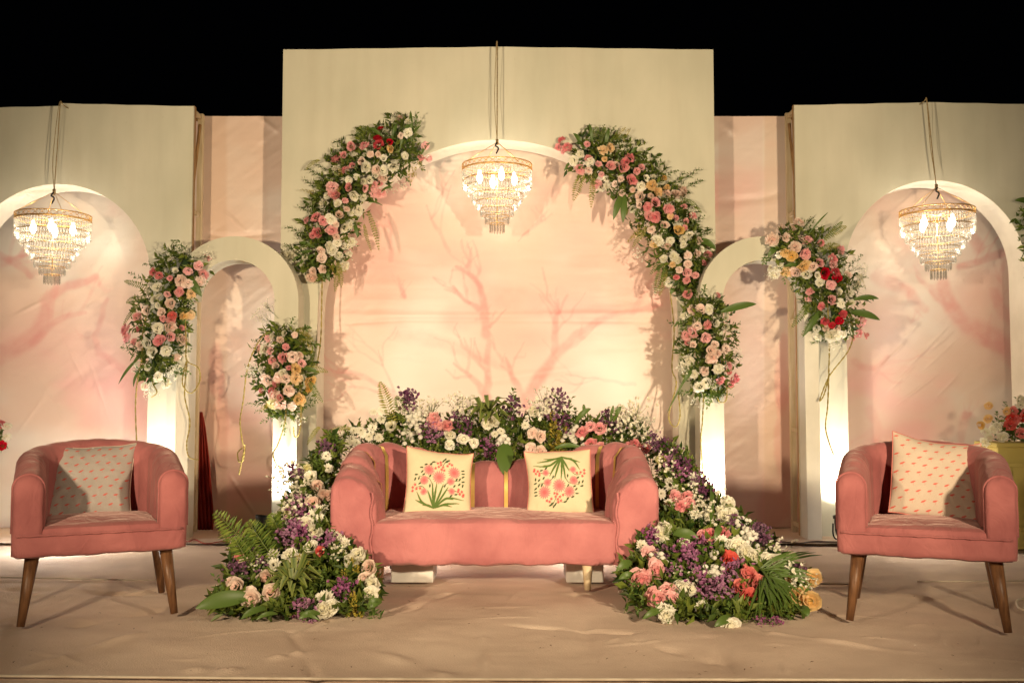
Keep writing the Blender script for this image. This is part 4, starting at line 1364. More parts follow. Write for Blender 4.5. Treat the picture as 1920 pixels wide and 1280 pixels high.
def build_sofa():
    W, D = 1.71, 0.78
    yf = 5.2
    cx = P(927, 1000, yf).x
    t = thing('sofa', 'coral pink velvet sofa with gold trimmed channels in the centre of the stage', 'sofa', (cx, yf + D / 2, 0))
    th = 0.15

    def h(s):                                   # arms low, rising to shoulders, dipping in the middle of the back
        a = abs(s - 0.5) * 2
        pts = [(0, .60), (.2, .62), (.38, .69), (.5, .715), (.62, .712), (.76, .66), (.88, .605), (1, .585)]
        for (x0, y0), (x1, y1) in zip(pts, pts[1:]):
            if a <= x1:
                f = (a - x0) / (x1 - x0)
                f = f * f * (3 - 2 * f)
                return y0 + (y1 - y0) * f
        return pts[-1][1]
    T0 = 2 * (D - 0.075 - 0.30) + math.pi * 0.30 + (2 * (W / 2 - .075) - .6)
    T0 = 2 * ((D / 2 - th / 2 - 0.30) + D / 2) + math.pi * 0.30 + (2 * (W / 2 - th / 2) - 0.6)
    seams = [0.06 + (T0 - 0.2) * i / 13 for i in range(14)]
    wall, at, T, pf = tub_wall(W, D, 0.30, th, 0.135, h, 190, 0.036, seams, 0.04, 0.004, 5, 0.07, lambda a: .095 * float(sstep(.62, .9, a)))
    W_ = wall.build('back_and_arms', M_SOFA, t, True)
    for i in range(1, 13):                      # gold strips pressed into the seams, over the top and down inside
        s = seams[i]
        p, nrm = at(s)
        hh = h(s / T)
        side = Vector((-nrm.y, nrm.x, 0)) * 0.011
        prof = [(th / 2 * .9, hh - .03), (th / 2 * .6, hh + .001), (0.0, hh + .008), (-th / 2 * .6, hh + .002), (-th / 2 - .012, hh - .05), (-th / 2 - .02, hh - .15), (-th / 2 - .02, 0.34)]
        ex = .095 * float(sstep(.62, .9, abs(s / T - .5) * 2))
        prof = [(o - (ex * min(1, -o / (th / 2)) if o < 0 else 0), z - (ex * .75 if o < -.01 else 0)) for (o, z) in prof]
        m = MB()
        vv = []
        for (o, z) in prof:
            c = p + nrm * o + Vector((0, 0, z))
            vv += [c - side, c + side]
        m.add(vv, [(2 * k, 2 * k + 1, 2 * k + 3, 2 * k + 2) for k in range(len(prof) - 1)])
        m.build('gold_strip', M_GOLD, W_, True)
    soft_block(-W / 2 + th + .06, W / 2 - th - .06, -D / 2 - 0.012, D / 2 - th + .02, 0.13, 0.362, 0.045, 60, 20, 10, 0.02, 0.007, 9, 0.004).build('seat', M_SOFA, t, True)
    # puckered hem hanging at the right front corner
    m = MB()
    vv, ff = [], []
    n = 40
    for j in range(5):
        for i in range(n + 1):
            f = i / n
            x = W / 2 - 0.20 + 0.20 * f
            vv.append((x, -D / 2 - 0.016 + 0.014 * math.sin(f * 26) * j / 4, 0.165 - (0.018 + 0.028 * math.sin(f * math.pi) + .006 * math.sin(f * 23)) * j / 2))
    for j in range(4):
        for i in range(n):
            ff.append((j * (n + 1) + i, (j + 1) * (n + 1) + i, (j + 1) * (n + 1) + i + 1, j * (n + 1) + i + 1))
    m.add(vv, ff)
    m.build('puckered_hem', M_SOFA, t, True)
    # seam welt on each arm front
    for sx in (-1, 1):
        m = MB()
        x = sx * (W / 2 - th - 0.07)
        m.tube(catmull([(x + .006 * math.sin(k * 1.7), -D / 2 - 0.005, .14 + .37 * k / 9) for k in range(10)], 4), 0.006, 6)
        m.build('arm_seam', M_SOFA, t, True)
    for (x, y, mt) in ((-W / 2 + .25, -D / 2 + .07, M_WALNUT), (W / 2 - .37, -D / 2 + .05, M_PALEWOOD), (-W / 2 + .25, D / 2 - .1, M_WALNUT), (W / 2 - .3, D / 2 - .1, M_WALNUT)):
        m = MB()
        m.lathe([(0.017, 0.001), (0.03, 0.14)], 10, Matrix.Translation((x, y, 0)))
        m.build('leg', mt, t, True)
    return t


SOFA = build_sofa()

for (u0, u1, lab) in ((733, 812, 'white wooden block under the left end of the sofa'), (1062, 1132, 'white wooden block under the right end of the sofa')):
    a, b = F(u0, 1092), F(u1, 1092)
    m = MB()
    m.box((0, 0, 0.001), (b.x - a.x, 0.3, 0.128))
    o = m.build('support_block', M_BLOCK, None, False, 0.004)
    o.location = (a.x, a.y, 0)
    tag(o, lab, 'block', 'blocks under the sofa')


def build_chair(label, cx, cy, rz):
    W, D, th = 0.73, 0.66, 0.125
    t = thing('armchair', label, 'armchair', (cx, cy, 0), rz, 'pink tub armchairs')

    def h(s):
        a = abs(s - 0.5) * 2
        return 0.79 - 0.135 * (a ** 1.7)
    hd, hw, rc = D / 2 - th / 2, W / 2 - th / 2, 0.262
    T0 = 2 * ((hd - rc) + D / 2) + math.pi * rc + 2 * hw - 2 * rc
    seams = [0.13 + (T0 - .26) * i / 13 for i in range(14)]
    wall, at, T, pf = tub_wall(W, D, rc, th, 0.31, h, 120, 0.013, seams, 0.035, 0.003, int(abs(cx) * 10) + 2, 0.06, None, 0.3)
    Wc = wall.build('back_and_arms', M_CHAIR, t, True)
    for r_ in (wall.rings[3], wall.rings[-4]):
        mm = MB()
        mm.tube(catmull(r_[3:-3], 2), 0.0055, 6)
        mm.build('arm_piping', M_CHAIR, Wc, True)
    mm = MB()
    mm.tube([(-W / 2 + .02 + (W - .04) * k / 30, -D / 2 - .006 + .002 * math.sin(k * 1.3), .398 + .0015 * math.sin(k * 2.1)) for k in range(31)], 0.0055, 6)
    mm.build('seat_piping', M_CHAIR, t, True)
    soft_block(-W / 2 + .004, W / 2 - .004, -D / 2 - .008, D / 2 - .1, 0.298, 0.402, 0.03, 36, 20, 8, 0.0, 0.003, 4, 0.002).build('seat_base', M_CHAIR, t, True)
    soft_block(-W / 2 + th - .015, W / 2 - th + .015, -D / 2 + .005, D / 2 - th + .01, 0.37, 0.432, 0.03, 30, 20, 5, 0.022, 0.004, 8).build('seat_cushion', M_CHAIR, t, True)
    for sx in (-1, 1):
        for sy in (-1, 1):
            m = MB()
            top = Vector((sx * (W / 2 - .085), sy * (D / 2 - .10), 0.305))
            bot = Vector((sx * (W / 2 - .045), sy * (D / 2 - .10) + sy * .05, 0.001))
            m.tube([bot, bot.lerp(top, .5), top], 0.0165, 14, 0.031)
            m.build('leg', M_WALNUT, t, True)
    return t


CH_L = build_chair('pink tub armchair at the left, beside the leafy floor bouquet', -1.975, 4.80, R(25))
CH_R = build_chair('pink tub armchair at the right, in front of the yellow pedestal', 1.92, 4.68, R(-22))


# ------------------------------------------------------------------ cushions
def pillow(name, label, center, size, rot, paint, back_col, thick=0.11, n=150, group=None, seed=1, rough=0.75):
    t = thing(name, label, 'cushion', center, 0, group)
    t.rotation_euler = rot
    g = np.linspace(-1, 1, n)
    X, Y = np.meshgrid(g, g)

    def shape(X, Y, sgn):
        px = X * (1 - 0.07 * (1 - Y ** 2)) * size / 2 + 0.012 * size * np.sin(Y * 2.2 + seed)
        py = Y * (1 - (0.045 + .05 * (Y > 0)) * (1 - np.abs(X) ** 2.5)) * size / 2 + 0.02 * size * (Y > 0) * Y * np.sin(X * 1.7 + seed)
        th = thick / 2 * np.clip((1 - np.abs(X) ** 2.6) * (1 - np.abs(Y) ** 2.6), 0, 1) ** 0.55
        edge = np.maximum(np.abs(X), np.abs(Y))
        th = th + 0.004 * fbm(X * 3, Y * 3, seed, 3) * (1 - edge ** 6) + 0.005 * fbm(np.arctan2(Y, X) * 4, edge * 1.5, seed + 3, 2) * sstep(.3, .9, edge) * (1 - edge ** 8)
        py = py + 0.006 * fbm(X * 2.5, Y * .6, seed + 5, 2) * size / .35
        return np.stack([px, -sgn * np.maximum(th, 0.0), py], -1).reshape(-1, 3)
    V = shape(X, Y, 1)
    me = grid_mesh('front', V, n, n, paint(X, Y).reshape(-1, 3))
    me.materials.append(mat_print(name + '_print', rough, 0.35, 350.0, 0.25, 0.04))
    fc = link('front_cover', me, t)
    k = 30
    g2 = np.linspace(-1, 1, k)
    X2, Y2 = np.meshgrid(g2, g2)
    V2 = shape(X2, Y2, -1).reshape(k, k, 3)[:, ::-1].reshape(-1, 3)
    me2 = grid_mesh('back', V2, k, k)
    me2.materials.append(back_col)
    link('back_cover', me2, t)
    m = MB()
    rim = [(i, -1) for i in np.linspace(-1, 1, 24)[:-1]] + [(1, i) for i in np.linspace(-1, 1, 24)[:-1]] + [(-i, 1) for i in np.linspace(-1, 1, 24)[:-1]] + [(-1, -i) for i in np.linspace(-1, 1, 24)[:-1]]
    rx, ry = np.array([p[0] for p in rim]), np.array([p[1] for p in rim])
    m.tube(shape(rx, ry, 0), 0.0035, 5, closed=True)
    m.build('piping', back_col, fc, True)
    return t


def paint_flowers(flip):
    def f(X, Y):
        if flip:
            X, Y = -X, -Y
        zx, zy = 400 + X * 300, 392 - Y * 292
        C = np.ones(X.shape + (3,)) * np.array([0.70, 0.61, 0.41])

        def put(col, a):
            nonlocal C
            C = C * (1 - a[..., None]) + np.array(col) * a[..., None]

        def st(pts, w0, w1, col):
            d, t = poly_dist(zx, zy, [(p[0], p[1]) for p in catmull([(a, b, 0) for a, b in pts], 6)])
            w = w0 * np.sin(np.pi * np.clip(t * .85 + .12, 0, 1)) + w1
            put(col, 1 - sstep(w - 1.5, w + 1.5, d))
        gr, dg = (0.10, 0.17, 0.035), (0.045, 0.075, 0.025)
        for tip, mid in (((200, 490), (260, 580)), ((195, 560), (270, 590)), ((265, 605), (320, 603)), ((530, 607), (440, 600)), ((597, 575), (470, 590)), ((637, 540), (480, 540)),
                         ((300, 475), (330, 540)), ((345, 405), (350, 500)), ((385, 405), (372, 500)), ((445, 415), (415, 500)), ((492, 440), (440, 520)), ((540, 545), (470, 545))):
            st([(365, 622), mid, tip], 8, 1.5, gr)
        for pts in ([(350, 440), (310, 370), (215, 350)], [(440, 440), (500, 395), (600, 370)], [(300, 500), (250, 445), (190, 450)], [(430, 300), (440, 240), (470, 180)], [(480, 470), (560, 470), (610, 480)], [(300, 320), (320, 230), (380, 200)]):
            st(pts, 1.5, 1.5, dg)
        for (a, b, r) in ((310, 290, 56), (545, 300, 62), (405, 350, 66), (265, 390, 46), (515, 385, 42), (265, 490, 36), (525, 475, 36)):
            ang = np.arctan2(zy - b, zx - a)
            rr = np.hypot(zx - a, zy - b)
            edge = r * (0.62 + 0.38 * np.abs(np.cos(ang * 8 + a)))
            put((0.74, 0.20, 0.20), (1 - sstep(edge - 5, edge, rr)) * .95)
            put((0.64, 0.11, 0.12), (1 - sstep(r * .2, r * .45, rr)) * .7)
        for (a, b) in ((390, 215), (420, 230), (400, 250), (440, 255), (480, 240), (520, 225), (370, 265), (425, 275), (450, 285), (495, 215), (180, 430), (160, 455), (195, 465), (230, 460), (160, 485), (590, 450), (620, 465), (635, 490), (600, 490), (585, 470), (630, 505), (415, 205)):
            d = np.hypot(zx - a, zy - b) * (1 + .3 * np.cos(5 * np.arctan2(zy - b, zx - a)))
            put((0.66, 0.10, 0.10), 1 - sstep(9, 13, d))
        for (a, b, w) in ((280, 240, .4), (240, 272, .1), (330, 230, 1), (350, 205, .3), (455, 175, 1), (470, 200, .5), (485, 185, .4), (440, 190, 1), (245, 310, .8), (190, 340, .3), (215, 370, 1.2), (180, 380, 1.2), (320, 435, 1.5), (225, 415, .6), (320, 345, 1), (625, 272, .2), (630, 300, .1), (630, 330, .6), (600, 355, 1), (632, 375, .3), (595, 405, .8), (628, 412, 1.3), (550, 425, .9), (565, 498, .3), (520, 515, .7), (570, 362, 1), (460, 430, 1.2), (260, 335, .5)):
            ca, sa = math.cos(w), math.sin(w)
            dx, dy = (zx - a), (zy - b)
            e = ((dx * ca - dy * sa) / 17) ** 2 + ((dx * sa + dy * ca) / 7.5) ** 2
            put(dg, 1 - sstep(.7, 1.2, e))
        return C
    return f


def paint_birds(base, mark):
    def f(X, Y):
        C = np.ones(X.shape + (3,)) * np.array(base)
        C *= (1 + 0.05 * fbm(X * 2, Y * 2, 4, 3))[..., None]
        for j in range(9):
            for i in range(8):
                a = -0.93 + i * 0.262 + (0.131 if j % 2 else 0)
                b = -0.9 + j * 0.222 + 0.02 * math.sin(i * 2.1 + j)
                if a > 0.97:
                    continue
                dx, dy = X - a, Y - b
                e = ((dx * .93 + dy * .36) / .052) ** 2 + ((-dx * .36 + dy * .93) / .021) ** 2
                k = 1 - sstep(.6, 1.3, e)
                e2 = np.maximum(np.abs(dx - .012 + dy * .2) / .006, np.abs(dy + .045) / .035)      # thin leg
                k2 = (1 - sstep(.7, 1.4, e2)) * .45
                e3 = ((dx - .045) / .03) ** 2 + ((dy - .026) / .010) ** 2                          # neck
                k3 = 1 - sstep(.6, 1.3, e3)
                kk = np.clip(np.maximum(np.maximum(k, k2), k3), 0, 1)
                C = C * (1 - kk[..., None]) + np.array(mark) * kk[..., None]
        return C
    return f


M_CORAL_EDGE = mat_rough('cushion_pink_edge', (0.6, 0.18, 0.15), (0.68, 0.24, 0.2), 10.0, 0.8)
M_GREY_EDGE = mat_rough('cushion_grey_edge', (0.50, 0.40, 0.32), (0.60, 0.48, 0.40), 10.0, 0.6)
pillow('sofa_cushion', 'cream cushion with upright pink flower bush print, left side of the sofa', P(822, 906, 5.60), 0.38, (R(-16), R(4), R(3)), paint_flowers(False), M_CORAL_EDGE, 0.11, seed=3, group='flower print cushions on the sofa')
pillow('sofa_cushion', 'cream cushion with upside down pink flower bush print, right side of the sofa', P(1048, 905, 5.60), 0.375, (R(-16), R(-2.5), R(-3)), paint_flowers(True), M_CORAL_EDGE, 0.11, seed=8, group='flower print cushions on the sofa')
pillow('chair_cushion', 'grey satin cushion with small coral bird print on the left armchair', P(172, 902, 4.91), 0.385, (R(-20), R(1), R(20)), paint_birds((0.37, 0.33, 0.30), (0.52, 0.09, 0.07)), M_GREY_EDGE, 0.12, seed=12, rough=0.42, group='bird print cushions on the armchairs')
pillow('chair_cushion', 'beige cushion with small coral bird print on the right armchair', P(1752, 895, 4.76), 0.40, (R(-20), R(7), R(-14)), paint_birds((0.58, 0.48, 0.38), (0.62, 0.12, 0.09)), M_CORAL_EDGE, 0.12, seed=17, group='bird print cushions on the armchairs')


# ------------------------------------------------------------------ flower banks
def in_poly(u, v, poly):
    c = False
    j = len(poly) - 1
    for i in range(len(poly)):
        (a, b), (d, e) = poly[i], poly[j]
        if (b > v) != (e > v) and u < (d - a) * (v - b) / (e - b + 1e-9) + a:
            c = not c
        j = i
    return c


def bank(label, loc, poly, depth, items, nleaf, lsize=(0.03, 0.07), thick=0.22, fr=(), bl=(), ros=(), mass=(), out=Vector((0, -.7, .55)), group='flower banks around the sofa', name='flower_bank', cat='flower arrangement', foam=None):
    t = thing(name, label, cat, loc, 0, group)
    us, vs_ = [p[0] for p in poly], [p[1] for p in poly]

    def sample():
        while True:
            u, v = random.uniform(min(us), max(us)), random.uniform(min(vs_), max(vs_))
            if in_poly(u, v, poly):
                break
        p = P(u, v, depth(u, v) + random.uniform(0.015, thick) )
        p.z = max(p.z, 0.02)
        return p, out
    foliage(t, sample, nleaf, *lsize)
    if foam:
        foam(t)
    for it in items:
        kind, u, v, c, s = it
        if kind == 'stat' and random.random() < .3:
            kind, s = 'sprig', s * .85
        Y = depth(u, v)
        if kind in ('carn', 'rose', 'daisy'):
            bloom(kind, t, P(u, v, Y - .012), Vector((random.uniform(-.35, .35), -1, .35 + random.uniform(-.3, .3))), s, c)
        else:
            p = P(u, v, Y + .01)
            h = s
            up = Vector((random.uniform(-.3, .3), -.35, 1)).normalized()
            bloom(kind, t, p - up * h * .6, up, h, c)
    for f in fr:
        u0, v0, u1, v1, w = f[:5]
        frond(t, P(u0, v0, depth(u0, v0)), P(u1, v1, depth(u0, v0) - .02), w, (random.uniform(-.02, .02), -.03, .03), M_FERNY if len(f) > 5 else M_FERN, 19)
    for (u0, v0, u1, v1, w) in bl:
        blade(t, P(u0, v0, depth(u0, v0) - .03), P(u1, v1, depth(u1, v1) - .05), w, (0, -.03, .03))
    for (u, v, r) in ros:
        rosette(t, P(u, v, depth(u, v) - .03), r)
    return t


def zi(kind, c, s, lst, ox, oy, sc):
    return [(kind, ox + a / sc, oy + b / sc, c, s) for (a, b) in lst]


# -- behind the sofa
Z1, Z2 = (600, 700, 6.0), (900, 720, 5.3333)
I = []
I += zi('stat', 'S', .20, [(980, 260), (1000, 350)], *Z1) + zi('stat', 'M', .15, [(1200, 660), (1280, 720), (1180, 740), (1320, 640)], *Z1) + zi('stat', 'S', .15, [(1500, 500), (1540, 560), (1690, 560), (1640, 640)], *Z1)
I += zi('daisy', 'W', .035, [(600, 430), (690, 420), (690, 520), (380, 640), (480, 680), (550, 710), (660, 720), (310, 780), (410, 780), (590, 610), (460, 640), (360, 740)], *Z1)
I += zi('rose', 'W', .04, [(800, 590)], *Z1) + zi('carn', 'W', .036, [(1460, 690), (1460, 800), (1610, 740), (1730, 780)], *Z1) + zi('pom', 'W', .17, [(1000, 520), (1060, 590), (1110, 560), (1050, 680), (1000, 720), (1080, 500)], *Z1)
I += zi('carn', 'P', .036, [(1280, 500), (1340, 590), (1430, 590), (1290, 560)], *Z1) + zi('gyp', 'W', .19, [(1560, 380), (1700, 420), (1560, 440), (1250, 450), (600, 600), (1100, 400), (1140, 470), (250, 720)], *Z1)
I += zi('stat', 'S', .13, [(140, 740), (200, 830), (90, 900), (60, 960)], *Z1)
I += zi('carn', 'W', .038, [(130, 380), (70, 400), (540, 270)], *Z2) + zi('daisy', 'W', .032, [(150, 500), (210, 470), (690, 180), (660, 260), (450, 410)], *Z2)
I += zi('stat', 'S', .20, [(310, 180), (320, 260), (250, 370), (360, 250)], *Z2) + zi('stat', 'S', .19, [(800, 160), (790, 250), (720, 270), (890, 270), (860, 400)], *Z2) + zi('stat', 'S', .15, [(1250, 290), (1290, 370), (1340, 430)], *Z2)
I += zi('carn', 'B', .036, [(530, 490), (610, 530), (510, 650), (610, 670)], *Z2) + zi('plume', 'W', .26, [(750, 500), (820, 520), (740, 420)], *Z2) + zi('pom', 'W', .15, [(880, 530), (950, 510), (910, 560), (250, 620), (230, 600)], *Z2)
I += zi('carn', 'K', .039, [(1020, 480), (1110, 430), (1200, 440), (1110, 590), (1200, 630)], *Z2) + zi('carn', 'K', .032, [(1550, 600), (1650, 640), (1480, 620)], *Z2)
I += zi('gyp', 'W', .22, [(1500, 400), (1590, 330), (1600, 420), (1540, 470), (560, 230), (1450, 360), (640, 200), (1700, 690), (1420, 430)], *Z2) + zi('stat', 'M', .13, [(60, 650), (90, 690)], *Z2) + zi('rose', 'L', .036, [(1830, 770)], *Z2) + zi('stat', 'S', .12, [(1800, 620), (1760, 640)], *Z2)
I += [('sprig', u, v, 'W', .16) for (u, v) in ((720, 800), (700, 810), (760, 815), (880, 790), (920, 800), (945, 800), (1000, 800), (1010, 780), (1060, 800), (1080, 780), (1120, 790), (1180, 800), (1075, 810), (840, 820), (1160, 830), (650, 820))]
BEDP = [(628, 832), (652, 806), (700, 790), (740, 780), (830, 792), (900, 780), (960, 782), (1040, 778), (1110, 785), (1190, 795), (1230, 830), (1232, 860), (1100, 862), (950, 878), (900, 872), (800, 845), (700, 842)]


def bed_foam(t):
    m = MB()
    m.box((-0.93, 0.05, 0.36), (0.93, 0.30, 0.56))
    m.build('trough', M_WHITE, t, bevel=0.006)
    for x in (-.9, .87):
        for y in (.07, .25):
            m = MB()
            m.box((x, y, .001), (x + .03, y + .03, .359))
            m.build('leg', M_WHITE, t)


bed_t = bank('long bed of purple, white and pink flowers standing behind the sofa', (P(930, 800, 6.1).x, 6.06, 0), BEDP, lambda u, v: 6.10, I, 1500, (0.03, 0.065), 0.2,
     fr=[(740, 800, 712, 714, .05, 1), (752, 790, 742, 742, .045), (660, 805, 618, 808, .02, 1)], bl=[(945, 870, 947, 888, .06), (1080, 790, 1108, 766, .035), (1150, 790, 1165, 762, .03), (1145, 790, 1150, 760, .02), (1095, 780, 1094, 758, .02), (1040, 840, 1090, 838, .03)], ros=[(914, 782, .17), (916, 770, .13)], foam=bed_foam)
# the dark leaf hanging over the sofa back
blade(bed_t, P(948, 832, 5.93), P(945, 890, 5.83), .10, (0, -.02, .02))

# -- left of the sofa, down to the floor
ZL, ZU = (360, 960, 5.3333), (540, 780, 5.3333)
I = []
I += zi('stat', 'S', .17, [(620, 440), (680, 540), (440, 600), (560, 600), (650, 620), (480, 640), (600, 380)], *ZL) + zi('rose', 'B', .045, [(750, 650), (440, 745), (570, 830), (790, 810), (590, 870)], *ZL) + zi('rose', 'W', .044, [(1190, 350)], *ZL)
I += zi('daisy', 'W', .042, [(800, 440), (820, 530), (1430, 240), (1520, 320), (1290, 860), (1350, 860)], *ZL) + zi('carn', 'W', .042, [(980, 430), (1040, 490), (1660, 440), (1800, 710), (1780, 820), (1390, 950), (1320, 970), (1600, 480)], *ZL)
I += zi('carn', 'W', .042, [(1140, 130), (1230, 195)], *ZL) + zi('stat', 'M', .16, [(1060, 250), (980, 320), (1400, 330), (1110, 270), (910, 280), (1360, 380), (1030, 180)], *ZL) + zi('plume', 'W', .19, [(1600, 560), (1640, 620), (1150, 580), (1520, 650), (1600, 940), (1640, 960), (1090, 560)], *ZL)
I += zi('rose', 'B', .04, [(1770, 560), (1740, 660)], *ZL) + zi('stat', 'M', .16, [(1500, 780), (1560, 830), (1600, 740), (1470, 820), (1130, 1000), (1180, 1030), (1100, 960)], *ZL) + zi('carn', 'C', .03, [(470, 450), (1280, 390)], *ZL) + zi('carn', 'B', .032, [(530, 500), (400, 700)], *ZL)
I += zi('gyp', 'W', .13, [(1420, 440), (1500, 450), (620, 560), (700, 560)], *ZL)
I += zi('stat', 'S', .14, [(430, 240), (480, 300), (390, 390), (320, 450), (290, 560), (60, 590), (120, 640), (330, 540), (380, 360)], *ZU) + zi('rose', 'W', .04, [(100, 570), (230, 610)], *ZU) + zi('rose', 'B', .04, [(290, 700), (370, 790), (250, 870), (410, 800)], *ZU)
I += zi('daisy', 'W', .036, [(290, 930), (350, 930), (240, 1000), (310, 1010), (380, 400), (400, 520)], *ZU) + zi('carn', 'W', .036, [(190, 1090), (260, 1150)], *ZU) + zi('gyp', 'W', .2, [(50, 760), (100, 850), (60, 920), (140, 800), (30, 1000), (160, 960), (30, 680)], *ZU) + zi('stat', 'M', .15, [(110, 850), (60, 1000), (160, 1000), (90, 920), (30, 1100), (90, 1150)], *ZU)
I += zi('rose', 'L', .036, [(190, 530), (20, 960)], *ZU)
I += [('sprig', u, v, 'W', .14) for (u, v) in ((405, 1110), (415, 1125), (410, 1105), (690, 1130), (705, 1145), (650, 1110), (640, 1090), (600, 1100), (590, 880), (600, 900), (560, 940), (620, 960), (600, 1000), (700, 1150), (470, 1145), (580, 1120), (610, 1080))]
POLL = [(392, 1138), (430, 1095), (432, 1040), (470, 1010), (520, 985), (545, 940), (560, 900), (590, 850), (622, 812), (640, 830), (625, 900), (625, 1000), (680, 1048), (705, 1080), (712, 1130), (640, 1152), (520, 1162), (430, 1150)]


def slopeL(u, v):
    return 4.56 + (1160 - v) * 0.0037 + max(0, (u - 660)) * .0005


bank('big mixed bouquet with fern fronds and one broad leaf spilling left of the sofa', (P(560, 1100, 5.0).x, 5.0, 0), POLL, slopeL, I, 3000, (0.03, 0.075), 0.26,
     fr=[(485, 1055, 400, 958, .075), (460, 1040, 415, 980, .06), (515, 1050, 464, 975, .075), (525, 1010, 506, 962, .055), (475, 1070, 438, 1005, .06), (600, 800, 575, 835, .02, 1)],
     bl=[(470, 1118, 367, 1140, .075), (500, 1140, 452, 1160, .03), (600, 1150, 560, 1160, .03), (690, 1140, 716, 1128, .04), (520, 1150, 480, 1162, .02), (560, 1150, 600, 1163, .02)], ros=[(553, 1090, .15), (548, 1095, .12)])

# -- right of the sofa
ZR, ZF = (1200, 800, 5.817), (1140, 960, 4.8)
I = []
I += zi('stat', 'S', .14, [(250, 190), (160, 200), (500, 290), (400, 320), (410, 440), (510, 410), (490, 500), (350, 420), (700, 680), (650, 640), (720, 770)], *ZR) + zi('rose', 'L', .042, [(250, 370)], *ZR) + zi('stat', 'M', .14, [(420, 580), (300, 450), (450, 560), (380, 520)], *ZR)
I += zi('daisy', 'W', .036, [(590, 550), (230, 730), (310, 830), (590, 960), (750, 980), (320, 600), (330, 650), (380, 670), (600, 590)], *ZR) + zi('carn', 'K', .042, [(440, 870), (380, 760), (510, 780), (540, 850)], *ZR) + zi('carn', 'W', .042, [(920, 990), (990, 960), (960, 850), (260, 1110), (220, 1170), (890, 940)], *ZR)
I += zi('carn', 'K', .04, [(750, 1180), (900, 1160), (700, 1190)], *ZR) + zi('gyp', 'W', .18, [(650, 950), (800, 900), (850, 850), (700, 1000), (800, 1050), (560, 900), (320, 560), (280, 480), (900, 1050), (620, 780)], *ZR) + zi('pom', 'W', .12, [(1110, 1050), (1150, 1210), (1190, 1240), (710, 990), (1060, 1110)], *ZR) + zi('stat', 'S', .13, [(1010, 1100), (1310, 1160), (1240, 1230), (90, 1180), (160, 1160)], *ZR)
I += zi('daisy', 'W', .042, [(500, 150), (480, 220), (310, 300), (490, 870), (550, 900), (840, 860), (690, 270), (1020, 265), (440, 770)], *ZF) + zi('carn', 'W', .042, [(1140, 290), (1180, 300), (1240, 370), (1330, 410), (1440, 420), (1500, 440), (650, 670), (730, 700), (1100, 1010), (530, 930)], *ZF)
I += zi('stat', 'S', .15, [(1370, 195), (1390, 245), (1420, 320), (1440, 345), (1340, 300), (1680, 540), (500, 380)], *ZF) + zi('stat', 'M', .17, [(640, 340), (730, 340), (750, 300), (830, 320), (900, 340), (690, 440), (850, 390), (770, 510), (590, 570), (820, 700), (950, 710), (1000, 790), (1060, 810), (1060, 530), (1150, 570), (1060, 640), (960, 800), (590, 600), (1020, 760), (420, 220), (380, 250)], *ZF)
I += zi('carn', 'C', .046, [(1100, 440), (1190, 680), (1350, 640), (1260, 765), (1260, 560)], *ZF) + zi('carn', 'P', .046, [(420, 500), (440, 540), (280, 620), (370, 370), (440, 800), (530, 710), (550, 780), (400, 760), (270, 580), (350, 580)], *ZF)
I += zi('pom', 'W', .14, [(960, 530), (930, 600), (970, 580), (960, 390), (470, 430), (1235, 235), (1270, 265), (1290, 310)], *ZF) + zi('rose', 'Y', .042, [(1850, 590), (1700, 760), (1760, 750), (1830, 800), (1610, 590), (1530, 560), (1780, 790)], *ZF) + zi('gyp', 'W', .16, [(720, 580), (1650, 600), (1700, 640), (1500, 400), (1560, 400), (1740, 620), (1680, 660)], *ZF)
I += zi('stat', 'M', .10, [(1520, 1000), (1420, 910), (1380, 980), (1460, 1000)], *ZF)
I += [('sprig', u, v, 'W', .15) for (u, v) in ((1165, 1065), (1175, 1075), (1185, 1095), (1195, 1110), (1200, 1140), (1230, 1150), (1270, 1100), (1340, 1150), (1370, 1160), (1510, 1130), (1260, 960), (1300, 970), (1240, 1000), (1460, 1050), (1420, 1060), (1330, 1100), (1290, 1090), (1240, 900), (1265, 930), (1205, 1060), (1480, 1150), (1180, 1120))]
POLR = [(1165, 1070), (1185, 1040), (1195, 1005), (1234, 985), (1234, 835), (1262, 830), (1290, 860), (1310, 905), (1350, 945), (1385, 960), (1400, 990), (1440, 1010), (1470, 1050), (1505, 1090), (1508, 1150), (1440, 1168), (1330, 1176), (1250, 1165), (1190, 1125)]


def slopeR(u, v):
    return 4.50 + (1175 - v) * 0.0037 + max(0, (1230 - u)) * .0008


rb = bank('big mixed bouquet with coral carnations and a palm fan spilling right of the sofa', (P(1340, 1100, 5.0).x, 5.0, 0), POLR, slopeR, I, 3300, (0.03, 0.075), 0.26,
     fr=[(1300, 1130, 1252, 1172, .05), (1385, 1135, 1408, 1168, .05), (1250, 1010, 1262, 985, .03), (1340, 960, 1375, 950, .03), (1380, 1150, 1400, 1172, .045)],
     bl=[(1262, 1000, 1310, 1010, .05), (1185, 1055, 1155, 1070, .04), (1190, 1080, 1160, 1085, .035), (1500, 1140, 1515, 1155, .04), (1240, 1145, 1205, 1160, .03), (1340, 1010, 1352, 985, .035), (1370, 1160, 1340, 1174, .04), (1335, 905, 1332, 985, .025)])
for k in range(46):                              # palm fan
    w = R(random.uniform(-110, 35))
    L = random.uniform(55, 105)
    u, v = 1432 + random.uniform(-10, 14), 1075 + random.uniform(-14, 14)
    v1 = min(1172, v - L * math.sin(w) * .9)
    blade(rb, P(u, v, slopeR(u, v) - .03), P(u + L * math.cos(w), v1, slopeR(u, min(v1, 1150)) - .07), .011, (0, -.03, .04), M_LEAF, n=4)

